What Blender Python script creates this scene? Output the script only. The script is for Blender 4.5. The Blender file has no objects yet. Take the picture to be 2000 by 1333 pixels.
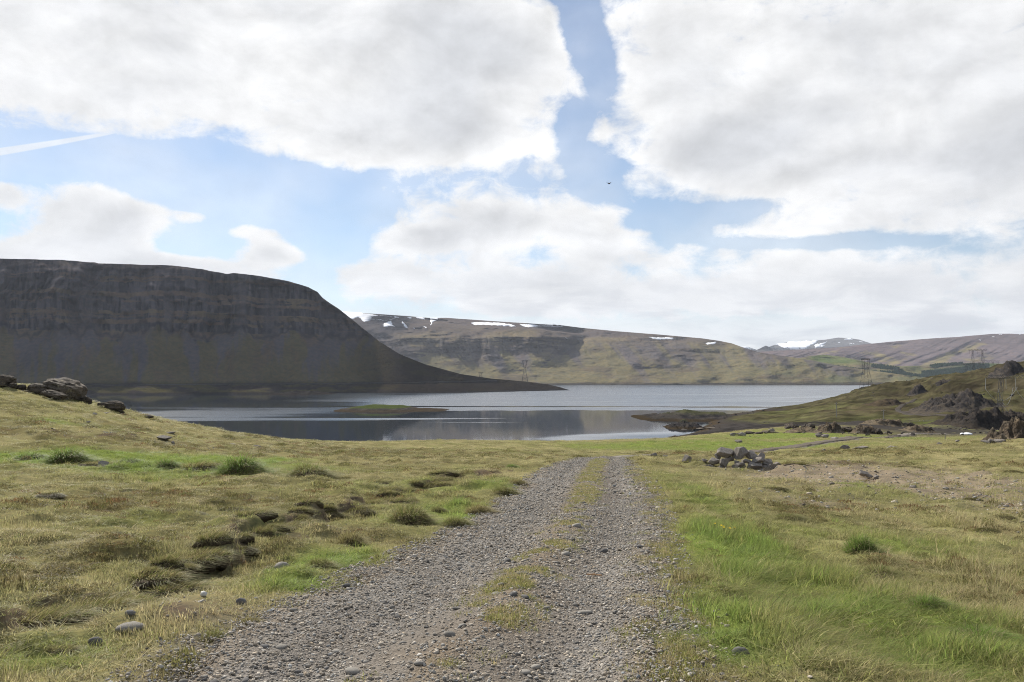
import bpy, bmesh, math, random
import numpy as np
from mathutils import Vector, Matrix

random.seed(7)
RNG = np.random.default_rng(7)
sc = bpy.context.scene
COL = sc.collection
R = math.radians

# ------------------------------------------------------------------ camera
F = 1556.0                      # focal length in photo pixels (2000 wide)
HORIZON = 740.0                 # photo row of the eye level
EYE = 30.0                      # eye height above the fjord
TH = math.atan((HORIZON - 666.5) / F)
cam = bpy.data.cameras.new("camera")
cam.sensor_width = 36.0
cam.lens = 36.0 * F / 2000.0
cam.clip_start = 0.1
cam.clip_end = 120000
camo = bpy.data.objects.new("camera", cam)
camo.location = (0, 0, EYE)
camo.rotation_euler = (math.pi / 2 + TH, 0, 0)
COL.objects.link(camo)
sc.camera = camo

# ------------------------------------------------------------------ light
SUN_AZ = R(-33)                 # measured from +Y (view direction) to +X
SUN_EL = R(37)
SUN = Vector((math.sin(SUN_AZ) * math.cos(SUN_EL), math.cos(SUN_AZ) * math.cos(SUN_EL), math.sin(SUN_EL)))
sl = bpy.data.lights.new("sun", 'SUN')
sl.energy = 5.0
sl.angle = R(0.55)
sl.color = (1.0, 0.955, 0.88)
so = bpy.data.objects.new("sun", sl)
so.rotation_euler = (-SUN).to_track_quat('-Z', 'Y').to_euler()
so.location = (0, 0, 300)
COL.objects.link(so)
sc.view_settings.view_transform = 'Standard'
sc.view_settings.look = 'None'
sc.view_settings.gamma = 1.0
sc.view_settings.exposure = 0.50
sc.view_settings.use_curve_mapping = False
sc.cycles.use_denoising = True
try:
    sc.cycles.denoiser = 'OPENIMAGEDENOISE'
    sc.cycles.denoising_input_passes = 'RGB_ALBEDO_NORMAL'
    sc.cycles.denoising_prefilter = 'NONE'
except Exception:
    pass
sc.cycles.filter_width = 1.0
sc.cycles.max_bounces = 5
sc.cycles.diffuse_bounces = 3
sc.cycles.glossy_bounces = 3
sc.cycles.transmission_bounces = 3
sc.cycles.transparent_max_bounces = 6
sc.cycles.volume_bounces = 0
sc.cycles.caustics_reflective = False
sc.cycles.caustics_refractive = False


# ------------------------------------------------------------------ node helper
class NT:
    def __init__(s, tree):
        s.t = tree

    def n(s, kind, ins=None, **props):
        nd = s.t.nodes.new(kind)
        for k, v in props.items():
            setattr(nd, k, v)
        for k, v in (ins or {}).items():
            s.set(nd.inputs[k], v)
        return nd

    def set(s, sock, v):
        if isinstance(v, bpy.types.NodeSocket):
            s.t.links.new(v, sock)
        elif v is not None:
            if sock.type == 'RGBA' and hasattr(v, '__len__') and len(v) == 3:
                v = (*v, 1.0)
            sock.default_value = v

    def m(s, op, a, b=None, c=None, clamp=False):
        nd = s.t.nodes.new('ShaderNodeMath')
        nd.operation = op
        nd.use_clamp = clamp
        for i, v in enumerate((a, b, c)):
            if v is not None:
                s.set(nd.inputs[i], v)
        return nd.outputs[0]

    def vm(s, op, a, b=None, scale=None):
        nd = s.t.nodes.new('ShaderNodeVectorMath')
        nd.operation = op
        s.set(nd.inputs[0], a)
        if b is not None:
            s.set(nd.inputs[1], b)
        if scale is not None:
            s.set(nd.inputs[3], scale)
        return nd.outputs['Value'] if op in ('LENGTH', 'DOT_PRODUCT') else nd.outputs[0]

    def mix(s, f, a, b, blend='MIX'):
        nd = s.t.nodes.new('ShaderNodeMix')
        nd.data_type = 'RGBA'
        nd.blend_type = blend
        nd.clamp_factor = True
        s.set(nd.inputs[0], f)
        s.set(nd.inputs[6], a)
        s.set(nd.inputs[7], b)
        return nd.outputs[2]

    def noise(s, vec, scale, detail=4, rough=0.55, dist=0.0, lac=2.0):
        nd = s.n('ShaderNodeTexNoise', {'Scale': scale, 'Detail': detail, 'Roughness': rough, 'Distortion': dist, 'Lacunarity': lac})
        s.set(nd.inputs['Vector'], vec)
        return nd

    def ss(s, v, a, b, lo=0.0, hi=1.0):
        nd = s.n('ShaderNodeMapRange', interpolation_type='SMOOTHSTEP')
        s.set(nd.inputs[0], v)
        for i, x in enumerate((a, b, lo, hi)):
            s.set(nd.inputs[i + 1], x)
        return nd.outputs[0]


def new_mat(name):
    m = bpy.data.materials.new(name)
    m.use_nodes = True
    t = NT(m.node_tree)
    p = m.node_tree.nodes['Principled BSDF']
    p.inputs['Roughness'].default_value = 0.9
    p.inputs['Specular IOR Level'].default_value = 0.06
    return m, t, p


# ------------------------------------------------------------------ world: Nishita sky and a layer of fair-weather cloud
def pix_dir(px, py):
    cx, cy = (px - 1000.0) / F, (666.5 - py) / F
    v = Vector((cx, math.cos(TH) - cy * math.sin(TH), cy * math.cos(TH) + math.sin(TH)))
    return v.normalized()


def az_el(px, py):
    d = pix_dir(px, py)
    return math.atan2(d.x, d.y), math.asin(d.z)


world = bpy.data.worlds.new("World")
sc.world = world
world.use_nodes = True
wt = NT(world.node_tree)
bg = world.node_tree.nodes['Background']
sky = wt.n('ShaderNodeTexSky', sky_type='NISHITA', sun_disc=False)
sky.sun_elevation = SUN_EL
sky.sun_rotation = SUN_AZ
sky.air_density = 1.0
sky.dust_density = 0.15
sky.ozone_density = 3.0
D = wt.n('ShaderNodeTexCoord').outputs['Generated']
sep = wt.n('ShaderNodeSeparateXYZ', {0: D})
AZ = wt.m('ARCTAN2', sep.outputs[0], sep.outputs[1])
EL = wt.m('ARCSINE', sep.outputs[2])
# cloud-layer coordinates: a gently curved sheet overhead
den = wt.m('ADD', wt.m('MAXIMUM', sep.outputs[2], 0.0), 0.16)
PL = wt.n('ShaderNodeCombineXYZ', {0: wt.m('DIVIDE', sep.outputs[0], den), 1: wt.m('DIVIDE', sep.outputs[1], den), 2: 0.0}).outputs[0]
n_big = wt.noise(PL, 1.15, 3, 0.5).outputs[0]
AE = wt.n('ShaderNodeCombineXYZ', {0: AZ, 1: wt.m('MULTIPLY', EL, 1.55), 2: 3.7}).outputs[0]
n_e1 = wt.noise(AE, 6.0, 3, 0.5, 0.1).outputs[0]
n_e2 = wt.noise(AE, 22.0, 7, 0.66, 0.3).outputs[0]
n_edge = wt.m('ADD', wt.m('MULTIPLY', n_e1, 0.55), wt.m('MULTIPLY', n_e2, 0.45))
n_shade = wt.noise(AE, 4.2, 4, 0.5, 0.3).outputs[0]


AEV = wt.n('ShaderNodeCombineXYZ', {0: AZ, 1: EL, 2: 0.0}).outputs[0]


def blob(acc, px, py, rw, rh, wgt, rot=0.0):
    a0, e0 = az_el(px, py)
    mp = wt.n('ShaderNodeMapping', {'Vector': AEV, 'Location': (a0, e0, 0), 'Rotation': (0, 0, rot), 'Scale': (rw / F * 1.414, rh / F * 1.414, 1)}, vector_type='TEXTURE')
    f = wt.m('SUBTRACT', 1.0, wt.vm('DOT_PRODUCT', mp.outputs[0], mp.outputs[0]), clamp=True)
    return wt.m('MULTIPLY_ADD', wt.m('MULTIPLY', f, f), wgt, acc)


# overall cover of broken cloud, with the larger masses and openings of this sky
BLOBS = [
    (420, 20, 640, 200, 0.70, 0.0), (880, 170, 270, 150, 0.60, 0.1), (760, 265, 300, 60, 0.35, 0.0), (60, 130, 260, 110, 0.4, 0),
    (1750, 130, 470, 250, 0.75, 0.0), (1430, 300, 190, 75, 0.60, 0.0), (1310, 90, 120, 130, 0.42, 0), (1950, 330, 260, 110, 0.4, 0),
    (190, 430, 120, 70, 0.85, 0.0), (110, 505, 220, 34, 0.6, 0.0), (330, 522, 190, 22, 0.5, 0), (530, 497, 66, 24, 0.60, 0.0), (378, 425, 30, 14, 0.55, 0.0),
    (480, 455, 60, 20, 0.42, 0.0), (5, 385, 36, 24, 0.6, 0),
    (930, 435, 200, 68, 0.65, 0.0), (790, 468, 110, 26, 0.5, 0), (1180, 455, 90, 48, 0.5, 0.0), (900, 550, 320, 60, 0.55, 0.0), (1300, 575, 430, 60, 0.45, 0.0),
    (1770, 560, 430, 75, 0.45, -0.04), (1150, 265, 50, 26, 0.45, 0.3), (1520, 457, 120, 16, 0.40, 0), (1250, 500, 150, 26, 0.4, 0),
    (1135, 40, 44, 110, -0.85, 0.25), (1180, 150, 38, 70, -0.55, 0.0), (1125, 270, 45, 70, -0.80, 0.1), (1170, 350, 60, 55, -0.6, 0.0), (1340, 424, 160, 20, -0.65, 0.08), (1600, 470, 200, 18, -0.6, -0.06),
    (480, 372, 270, 62, -1.15, -0.1), (170, 305, 230, 30, -1.0, 0.05), (640, 455, 75, 52, -0.9, 0.0), (610, 545, 60, 34, -0.5, 0.0), (395, 468, 80, 36, -0.5, 0.0), (330, 340, 120, 40, -0.4, 0),
]
fld = wt.m('MULTIPLY_ADD', n_big, 0.8, 0.03)
for b in BLOBS:
    fld = blob(fld, *b)
fld2 = wt.m('ADD', fld, wt.m('MULTIPLY', wt.m('SUBTRACT', n_edge, 0.5), 2.3))
alpha = wt.ss(fld2, 0.31, 0.82)
# thin veil that pales the blue
veil = wt.m('MULTIPLY', wt.ss(wt.noise(AE, 3.0, 4, 0.55).outputs[0], 0.3, 0.75), 0.50)
alpha = wt.m('MAXIMUM', alpha, veil)
alpha = wt.m('MAXIMUM', alpha, wt.m('MULTIPLY', wt.ss(EL, 0.13, 0.045), 0.9))
thick = wt.ss(fld, 0.62, 1.25)
grey = wt.m('MULTIPLY', thick, wt.ss(n_shade, 0.30, 0.68))
cloud = wt.mix(grey, (0.69, 0.69, 0.69), (0.49, 0.50, 0.52))
# billows: bright shoulders, shaded hollows and bases
bil_a = wt.noise(AE, 9.0, 5, 0.58, 0.2).outputs[0]
bil_b = wt.noise(wt.vm('ADD', AE, (-0.012, 0.030, 0.0)), 9.0, 5, 0.58, 0.2).outputs[0]
bil = wt.m('MULTIPLY_ADD', wt.m('SUBTRACT', bil_a, bil_b), 0.75, 1.0)
bil = wt.m('MINIMUM', wt.m('MAXIMUM', bil, 0.80), 1.12)
cloud = wt.vm('SCALE', cloud, scale=bil)
low = wt.ss(EL, 0.03, 0.17)
n_str = wt.noise(wt.n('ShaderNodeCombineXYZ', {0: wt.m('MULTIPLY', AZ, 2.2), 1: wt.m('MULTIPLY', EL, 9.0), 2: 1.3}).outputs[0], 4.0, 5, 0.6, 0.4).outputs[0]
lowc = wt.mix(wt.ss(n_str, 0.38, 0.66), (0.665, 0.67, 0.675), (0.45, 0.465, 0.495))
cloud = wt.mix(low, lowc, cloud)
# contrail
a0, e0 = az_el(-40, 303)
a1, e1 = az_el(330, 238)
ln = math.hypot(a1 - a0, e1 - e0)
ux, uy = (a1 - a0) / ln, (e1 - e0) / ln
pa, pe = wt.m('SUBTRACT', AZ, a0), wt.m('SUBTRACT', EL, e0)
along = wt.m('ADD', wt.m('MULTIPLY', pa, ux), wt.m('MULTIPLY', pe, uy))
acr = wt.m('ABSOLUTE', wt.m('SUBTRACT', wt.m('MULTIPLY', pa, uy), wt.m('MULTIPLY', pe, ux)))
wid = wt.m('SUBTRACT', 0.0062, wt.m('MULTIPLY', along, 0.020))
tr = wt.m('MULTIPLY', wt.ss(wt.m('SUBTRACT', wid, acr), 0.0, 0.0035), wt.m('MULTIPLY', wt.ss(along, -0.25, -0.1), wt.ss(along, ln * 0.75, ln)))
tr = wt.m('SUBTRACT', wt.m('MULTIPLY', wt.ss(wt.m('SUBTRACT', wid, acr), 0.0, 0.003), wt.m('SUBTRACT', 1.0, wt.ss(along, ln * 0.6, ln))), 0.2, clamp=True)
alpha = wt.m('MAXIMUM', alpha, wt.m('MULTIPLY', tr, 0.9))
SKY_STRENGTH = 0.075
clear = wt.mix(1.0, sky.outputs[0], (1.0, 1.0, 1.0), 'MULTIPLY')
cl10 = wt.vm('SCALE', cloud, scale=1.0 / SKY_STRENGTH)
skyc = wt.mix(alpha, clear, cl10)
wt.set(bg.inputs['Color'], skyc)
bg.inputs['Strength'].default_value = SKY_STRENGTH


# ------------------------------------------------------------------ numeric helpers
def _h(ix, iy, seed):
    h = (ix * 374761393 + iy * 668265263 + seed * 974634777) & 0xFFFFFFFF
    h = ((h ^ (h >> 13)) * 1274126177) & 0xFFFFFFFF
    return ((h ^ (h >> 16)) & 0xFFFF) / 65535.0


def vn(x, y, seed=0):
    x = np.asarray(x, float)
    y = np.asarray(y, float)
    fx, fy = np.floor(x), np.floor(y)
    ix, iy = fx.astype(np.int64), fy.astype(np.int64)
    tx, ty = x - fx, y - fy
    tx = tx * tx * tx * (tx * (tx * 6 - 15) + 10)
    ty = ty * ty * ty * (ty * (ty * 6 - 15) + 10)
    a = _h(ix, iy, seed) * (1 - tx) + _h(ix + 1, iy, seed) * tx
    b = _h(ix, iy + 1, seed) * (1 - tx) + _h(ix + 1, iy + 1, seed) * tx
    return (a * (1 - ty) + b * ty) * 2 - 1


def fbm(x, y, seed=0, octv=4, gain=0.5):
    s, a, n = 0.0, 1.0, 0.0
    c, si = 0.8, 0.6
    for i in range(octv):
        s = s + a * vn(x, y, seed + i * 17)
        n += a
        a *= gain
        x, y = (c * x - si * y) * 2.03 + 11.3, (si * x + c * y) * 2.03 - 7.1
    return s / n


def fbma(x, y, seed=0, octv=4, gain=0.5):
    """layered noise that keeps its grain direction (strata, streaks)"""
    s, a, n = 0.0, 1.0, 0.0
    for i in range(octv):
        s = s + a * vn(x, y, seed + i * 17)
        n += a
        a *= gain
        x, y = x * 2.03 + 11.3, y * 2.03 - 7.1
    return s / n


def ridged(x, y, seed=0, octv=4):
    s, a, n = 0.0, 1.0, 0.0
    for i in range(octv):
        s = s + a * (1 - np.abs(vn(x, y, seed + i * 17)) * 2)
        n += a
        a *= 0.5
        x, y = x * 2.03 + 5.2, y * 2.03 + 1.7
    return s / n


def sst(v, a, b):
    t = np.clip((v - a) / (b - a), 0, 1)
    return t * t * (3 - 2 * t)


def slope_of(py, px=1000.0):
    cy = (666.5 - np.asarray(py, float)) / F
    return (cy * math.cos(TH) + math.sin(TH)) / (math.cos(TH) - cy * math.sin(TH))


def P(px, py, Y):
    cx, cy = (px - 1000.0) / F, (666.5 - py) / F
    t = Y / (math.cos(TH) - cy * math.sin(TH))
    return np.array((cx * t, Y, EYE + t * (cy * math.cos(TH) + math.sin(TH))))


def project(X, Y, Z):
    c, s = math.cos(TH), math.sin(TH)
    zz = Z - EYE
    dep = Y * c + zz * s
    up = zz * c - Y * s
    return 1000 + F * X / dep, 666.5 - F * up / dep


def link(o, parent=None):
    COL.objects.link(o)
    if parent is not None:
        o.parent = parent
    return o


def mesh_np(name, V, Fq, mats, smooth=True, col=None, cname="Col"):
    """V: (n,3), Fq: (m,3|4) or list of faces"""
    me = bpy.data.meshes.new(name)
    V = np.ascontiguousarray(V, dtype=np.float32)
    if isinstance(Fq, np.ndarray):
        k = Fq.shape[1]
        me.vertices.add(len(V))
        me.vertices.foreach_set("co", V.ravel())
        me.loops.add(Fq.size)
        me.loops.foreach_set("vertex_index", Fq.astype(np.int32).ravel())
        me.polygons.add(len(Fq))
        me.polygons.foreach_set("loop_start", np.arange(0, Fq.size, k, dtype=np.int32))
        me.polygons.foreach_set("loop_total", np.full(len(Fq), k, dtype=np.int32))
        me.update(calc_edges=True)
    else:
        me.from_pydata([tuple(v) for v in V], [], Fq)
    me.validate()
    if smooth:
        me.polygons.foreach_set("use_smooth", np.ones(len(me.polygons), dtype=bool))
    if col is not None:
        at = me.attributes.new(cname, 'FLOAT_COLOR', 'POINT')
        c4 = np.ones((len(V), 4), np.float32)
        c4[:, :3] = col
        at.data.foreach_set("color", c4.ravel())
    for m in (mats if isinstance(mats, (list, tuple)) else [mats]):
        me.materials.append(m)
    return me


def grid_faces(nr, nc):
    i = np.arange(nr - 1)[:, None] * nc + np.arange(nc - 1)[None, :]
    i = i.ravel()
    return np.stack([i, i + 1, i + nc + 1, i + nc], 1)


def tag(o, label=None, cat=None, group=None, kind=None):
    if label:
        o["label"] = label
    if cat:
        o["category"] = cat
    if group:
        o["group"] = group
    if kind:
        o["kind"] = kind
    return o


def empty(name, loc=(0, 0, 0), rz=0.0):
    o = bpy.data.objects.new(name, None)
    o.location = loc
    o.rotation_euler = (0, 0, rz)
    o.empty_display_size = 0.1
    return link(o)


def grid_normals(V, nr, nc):
    G = V.reshape(nr, nc, 3)
    du = np.gradient(G, axis=1)
    dv = np.gradient(G, axis=0)
    n = np.cross(du, dv)
    n /= np.linalg.norm(n, axis=2, keepdims=True) + 1e-9
    n[n[..., 2] < 0] *= -1
    return n


# ------------------------------------------------------------------ materials
def vcol_mat(name, scale_a, scale_b, amt=0.35, bump=0.3, bdist=0.05, rough=0.95, bscale=None, hue=(1.08, 1.0, 0.9)):
    """vertex colour gives what lies there; noise gives grain and fine relief"""
    m, t, p = new_mat(name)
    co = t.n('ShaderNodeTexCoord').outputs['Object']
    vc = t.n('ShaderNodeVertexColor', layer_name="Col").outputs[0]
    na = t.noise(co, scale_a, 5, 0.6).outputs[0]
    nb = t.noise(co, scale_b, 4, 0.6).outputs[0]
    k = t.m('ADD', t.m('MULTIPLY', t.m('SUBTRACT', na, 0.5), amt * 2.2), t.m('MULTIPLY', t.m('SUBTRACT', nb, 0.5), amt * 2.2))
    k = t.m('ADD', k, 1.0)
    c = t.mix(1.0, vc, t.n('ShaderNodeCombineXYZ', {0: k, 1: k, 2: k}).outputs[0], 'MULTIPLY')
    tint = t.mix(t.ss(nb, 0.35, 0.65), (1, 1, 1), hue)
    c = t.mix(1.0, c, tint, 'MULTIPLY')
    t.set(p.inputs['Base Color'], c)
    p.inputs['Roughness'].default_value = rough
    p.inputs['Specular IOR Level'].default_value = 0.0
    bn = t.noise(co, bscale or scale_b, 6, 0.65).outputs[0]
    if name == 'ground_cover':
        bn = t.m('ADD', bn, t.m('MULTIPLY', t.noise(co, 0.45, 5, 0.65).outputs[0], t.ss(t.n('ShaderNodeSeparateXYZ', {0: co}).outputs[1], 90, 300, 0.0, 15.0)))
    b = t.n('ShaderNodeBump', {'Strength': bump, 'Distance': bdist, 'Height': bn})
    t.set(p.inputs['Normal'], b.outputs[0])
    return m


def inst_mat(name, rough=0.85, spec=0.2, trans=0.0, attr_kind='INSTANCER', attr='tint', vary=0.25, nscale=30):
    m, t, p = new_mat(name)
    a = t.n('ShaderNodeAttribute', attribute_type=attr_kind, attribute_name=attr).outputs['Color']
    g = t.n('ShaderNodeAttribute', attribute_type='GEOMETRY', attribute_name='bl').outputs['Color']
    c = t.mix(1.0, a, g, 'MULTIPLY')
    t.set(p.inputs['Base Color'], c)
    p.inputs['Roughness'].default_value = rough
    p.inputs['Specular IOR Level'].default_value = spec
    if trans > 0:
        tr = t.n('ShaderNodeBsdfTranslucent', {'Color': c})
        mx = t.n('ShaderNodeMixShader', {0: trans, 1: p.outputs[0], 2: tr.outputs[0]})
        t.set(m.node_tree.nodes['Material Output'].inputs['Surface'], mx.outputs[0])
    return m


M = {}
M['ground'] = vcol_mat('ground_cover', 1.3, 22.0, 0.42, 0.55, 0.03, bscale=30)
M['mountain'] = vcol_mat('mountain_slope', 0.012, 0.11, 0.34, 0.9, 5.0, bscale=0.09, hue=(1.1, 1.0, 0.88))
M['farhill'] = vcol_mat('far_slope', 0.004, 0.03, 0.30, 0.8, 14.0, bscale=0.03, hue=(1.1, 1.0, 0.88))
M['crag'] = vcol_mat('crag_rock', 0.12, 0.8, 0.40, 0.9, 0.8, bscale=0.7)
M['blade'] = inst_mat('grass_blades', 0.6, 0.12, 0.48)
M['tuss'] = inst_mat('tussock_blades', 0.6, 0.12, 0.38, attr_kind='GEOMETRY', attr='Col')
M['pebble'] = inst_mat('gravel_stone', 0.9, 0.08)
M['conifer'] = inst_mat('conifer_leaf', 0.9, 0.0)


def rock_mat(name, base, dark, light, scale=6.0, lichen=0.0, bump=0.5, bd=0.02):
    m, t, p = new_mat(name)
    co = t.n('ShaderNodeTexCoord').outputs['Object']
    oi = t.n('ShaderNodeObjectInfo').outputs['Random']
    of = t.vm('ADD', co, t.n('ShaderNodeCombineXYZ', {0: t.m('MULTIPLY', oi, 37.0), 1: t.m('MULTIPLY', oi, 91.0), 2: 0.0}).outputs[0])
    n1 = t.noise(of, scale, 6, 0.62).outputs[0]
    n2 = t.noise(of, scale * 5, 5, 0.65).outputs[0]
    c = t.mix(t.ss(n1, 0.34, 0.66), dark, base)
    c = t.mix(t.m('MULTIPLY', t.ss(n2, 0.5, 0.72), 0.7), c, light)
    if lichen:
        n3 = t.noise(of, scale * 1.7, 5, 0.7).outputs[0]
        c = t.mix(t.m('MULTIPLY', t.ss(n3, 0.56, 0.66), lichen), c, (0.30, 0.26, 0.15))
    v = t.m('MULTIPLY_ADD', oi, 0.5, 0.75)
    c = t.mix(1.0, c, t.n('ShaderNodeCombineXYZ', {0: v, 1: v, 2: v}).outputs[0], 'MULTIPLY')
    t.set(p.inputs['Base Color'], c)
    h = t.m('ADD', n1, t.m('MULTIPLY', n2, 0.45))
    b = t.n('ShaderNodeBump', {'Strength': bump, 'Distance': bd, 'Height': h})
    t.set(p.inputs['Normal'], b.outputs[0])
    p.inputs['Roughness'].default_value = 0.88
    return m


M['rock'] = rock_mat('grey_basalt', (0.27, 0.24, 0.21), (0.16, 0.14, 0.122), (0.38, 0.345, 0.305), 5.0, 0.5, 0.6, 0.03)
M['brock'] = rock_mat('brown_basalt', (0.11, 0.09, 0.07), (0.05, 0.042, 0.035), (0.18, 0.155, 0.12), 2.2, 0.35, 0.8, 0.08)
M['stone'] = rock_mat('track_stone', (0.28, 0.258, 0.222), (0.19, 0.174, 0.15), (0.38, 0.355, 0.315), 14.0, 0.0, 0.4, 0.006)
M['dstone'] = rock_mat('slate_stone', (0.165, 0.157, 0.146), (0.11, 0.103, 0.096), (0.25, 0.238, 0.222), 12.0, 0.0, 0.4, 0.006)
M['soil'] = rock_mat('peaty_soil', (0.13, 0.10, 0.066), (0.07, 0.053, 0.036), (0.21, 0.17, 0.105), 9.0, 0.0, 1.0, 0.03)
M['steel'], t_, p_ = new_mat('galvanised_steel')
p_.inputs['Base Color'].default_value = (0.055, 0.055, 0.06, 1)
p_.inputs['Metallic'].default_value = 0.2
p_.inputs['Roughness'].default_value = 0.6
nz = t_.noise(t_.n('ShaderNodeTexCoord').outputs['Object'], 0.7, 3).outputs[0]
t_.set(p_.inputs['Base Color'], t_.mix(nz, (0.045, 0.045, 0.05), (0.085, 0.085, 0.09)))
M['cable'], t_, p_ = new_mat('aluminium_cable')
nz = t_.noise(t_.n('ShaderNodeTexCoord').outputs['Object'], 0.4, 3).outputs[0]
t_.set(p_.inputs['Base Color'], t_.mix(nz, (0.36, 0.37, 0.38), (0.5, 0.5, 0.51)))
p_.inputs['Roughness'].default_value = 0.4
M['wood'], t_, p_ = new_mat('weathered_wood')
nz = t_.noise(t_.n('ShaderNodeTexCoord').outputs['Object'], 3.0, 4).outputs[0]
t_.set(p_.inputs['Base Color'], t_.mix(nz, (0.20, 0.18, 0.16), (0.34, 0.32, 0.29)))
M['twig'], t_, p_ = new_mat('dry_twig')
nz = t_.noise(t_.n('ShaderNodeTexCoord').outputs['Object'], 40.0, 4).outputs[0]
t_.set(p_.inputs['Base Color'], t_.mix(nz, (0.36, 0.20, 0.10), (0.48, 0.33, 0.2)))
M['petal'], t_, p_ = new_mat('yellow_petal')
nz = t_.noise(t_.n('ShaderNodeTexCoord').outputs['Object'], 60.0, 2).outputs[0]
t_.set(p_.inputs['Base Color'], t_.mix(nz, (0.75, 0.48, 0.02), (0.85, 0.6, 0.04)))
M['stem'], t_, p_ = new_mat('green_stem')
nz = t_.noise(t_.n('ShaderNodeTexCoord').outputs['Object'], 40.0, 2).outputs[0]
t_.set(p_.inputs['Base Color'], t_.mix(nz, (0.10, 0.16, 0.04), (0.15, 0.2, 0.05)))
M['feather'], t_, p_ = new_mat('dark_feather')
nz = t_.noise(t_.n('ShaderNodeTexCoord').outputs['Object'], 30.0, 2).outputs[0]
t_.set(p_.inputs['Base Color'], t_.mix(nz, (0.05, 0.045, 0.04), (0.10, 0.09, 0.08)))
M['snow'], t_, p_ = new_mat('old_snow')
nz = t_.noise(t_.n('ShaderNodeTexCoord').outputs['Object'], 0.03, 5).outputs[0]
t_.set(p_.inputs['Base Color'], t_.mix(nz, (0.78, 0.79, 0.82), (0.88, 0.885, 0.9)))
p_.inputs['Roughness'].default_value = 0.7

# water: calm and wind-ruffled areas of one surface
m, t, p = new_mat('fjord_water')
co = t.n('ShaderNodeTexCoord').outputs['Object']
sp = t.n('ShaderNodeSeparateXYZ', {0: co})
wx, wy = sp.outputs[0], sp.outputs[1]


def wpatch(x, y, rx, ry, w):
    a = t.m('DIVIDE', t.m('SUBTRACT', wx, x), rx)
    b = t.m('DIVIDE', t.m('SUBTRACT', wy, y), ry)
    q = t.m('ADD', t.m('MULTIPLY', a, a), t.m('MULTIPLY', b, b))
    return t.m('MULTIPLY', t.m('SUBTRACT', 1.0, t.m('MULTIPLY', q, 0.5), clamp=True), w)


stv = t.n('ShaderNodeCombineXYZ', {0: t.m('MULTIPLY', wx, 0.0030), 1: t.m('MULTIPLY', wy, 0.0115), 2: 0.0}).outputs[0]
ns = t.noise(stv, 1.0, 5, 0.6, 0.6).outputs[0]
fine = t.noise(t.n('ShaderNodeCombineXYZ', {0: t.m('MULTIPLY', wx, 0.02), 1: t.m('MULTIPLY', wy, 0.07), 2: 5.0}).outputs[0], 1.0, 4, 0.6, 0.4).outputs[0]
rf = t.m('MULTIPLY_ADD', ns, 1.3, -0.95)
rf = t.m('ADD', rf, t.m('MULTIPLY', t.m('SUBTRACT', fine, 0.5), 0.5))
far_edge = t.m('ADD', wy, t.m('MULTIPLY', wx, -0.05))
rf = t.m('ADD', rf, t.m('MULTIPLY', t.ss(t.m('ADD', far_edge, t.m('MULTIPLY', t.m('SUBTRACT', fine, 0.5), 60.0)), 725, 775), t.ss(t.m('ADD', wx, t.m('MULTIPLY', wy, 0.28)), -60, 120, 0.0, 0.95)))
for w in ((-250, 690, 105, 95, 1.25), (-200, 585, 120, 22, 0.9), (-110, 600, 120, 10, 0.7), (-330, 820, 120, 40, 0.6), (150, 405, 110, 48, 1.15), (-30, 545, 60, 6, 0.5),
          (-160, 1080, 150, 28, 0.85), (220, 850, 190, 24, -0.55), (-60, 860, 140, 20, -0.6), (330, 830, 120, 16, -0.4), (-420, 690, 90, 16, 0.7)):
    rf = t.m('ADD', rf, wpatch(*w))
ruf = t.ss(rf, 0.0, 0.75)
p.inputs['Base Color'].default_value = (0.010, 0.020, 0.032, 1)
p.inputs['IOR'].default_value = 1.333
p.inputs['Specular IOR Level'].default_value = 0.5
t.set(p.inputs['Roughness'], t.m('MULTIPLY_ADD', ruf, 0.17, 0.045))
wv = t.n('ShaderNodeCombineXYZ', {0: t.m('MULTIPLY', wx, 0.10), 1: t.m('MULTIPLY', wy, 0.28), 2: 0.0}).outputs[0]
wav = t.noise(wv, 1.0, 3, 0.55).outputs[0]
bp = t.n('ShaderNodeBump', {'Strength': t.m('MULTIPLY_ADD', ruf, 0.30, 0.02), 'Distance': 0.55, 'Height': wav})
tl = t.n('ShaderNodeCombineXYZ', {0: 0.0, 1: t.m('MULTIPLY', ruf, -0.050), 2: 0.0}).outputs[0]   # normals tilted shoreward so the ruffled water mirrors brighter sky
t.set(p.inputs['Normal'], t.vm('NORMALIZE', t.vm('ADD', bp.outputs[0], tl)))
M['water'] = m

# gravel surface of the track
m, t, p = new_mat('gravel_surface')
co = t.n('ShaderNodeTexCoord').outputs['Object']
v1 = t.n('ShaderNodeTexVoronoi', {'Vector': co, 'Scale': 55.0, 'Randomness': 1.0})
v2 = t.n('ShaderNodeTexVoronoi', {'Vector': co, 'Scale': 120.0, 'Randomness': 1.0})
n1 = t.noise(co, 1.2, 4).outputs[0]
s1 = t.n('ShaderNodeSeparateColor', {0: v1.outputs['Color']}).outputs[0]
s2 = t.n('ShaderNodeSeparateColor', {0: v2.outputs['Color']}).outputs[0]
c = t.mix(s1, (0.165, 0.15, 0.13), (0.31, 0.285, 0.25))
c = t.mix(t.m('MULTIPLY', s2, 0.6), c, (0.16, 0.145, 0.13))
c = t.mix(t.ss(n1, 0.35, 0.7), c, t.mix(1.0, c, (0.86, 0.82, 0.78), 'MULTIPLY'))
vc = t.n('ShaderNodeVertexColor', layer_name="Col").outputs[0]
c = t.mix(1.0, c, vc, 'MULTIPLY')
t.set(p.inputs['Base Color'], c)
hh = t.m('ADD', t.m('SUBTRACT', 1.0, v1.outputs['Distance']), t.m('MULTIPLY', t.m('SUBTRACT', 1.0, v2.outputs['Distance']), 0.5))
bp = t.n('ShaderNodeBump', {'Strength': 0.8, 'Distance': 0.012, 'Height': hh})
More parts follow.
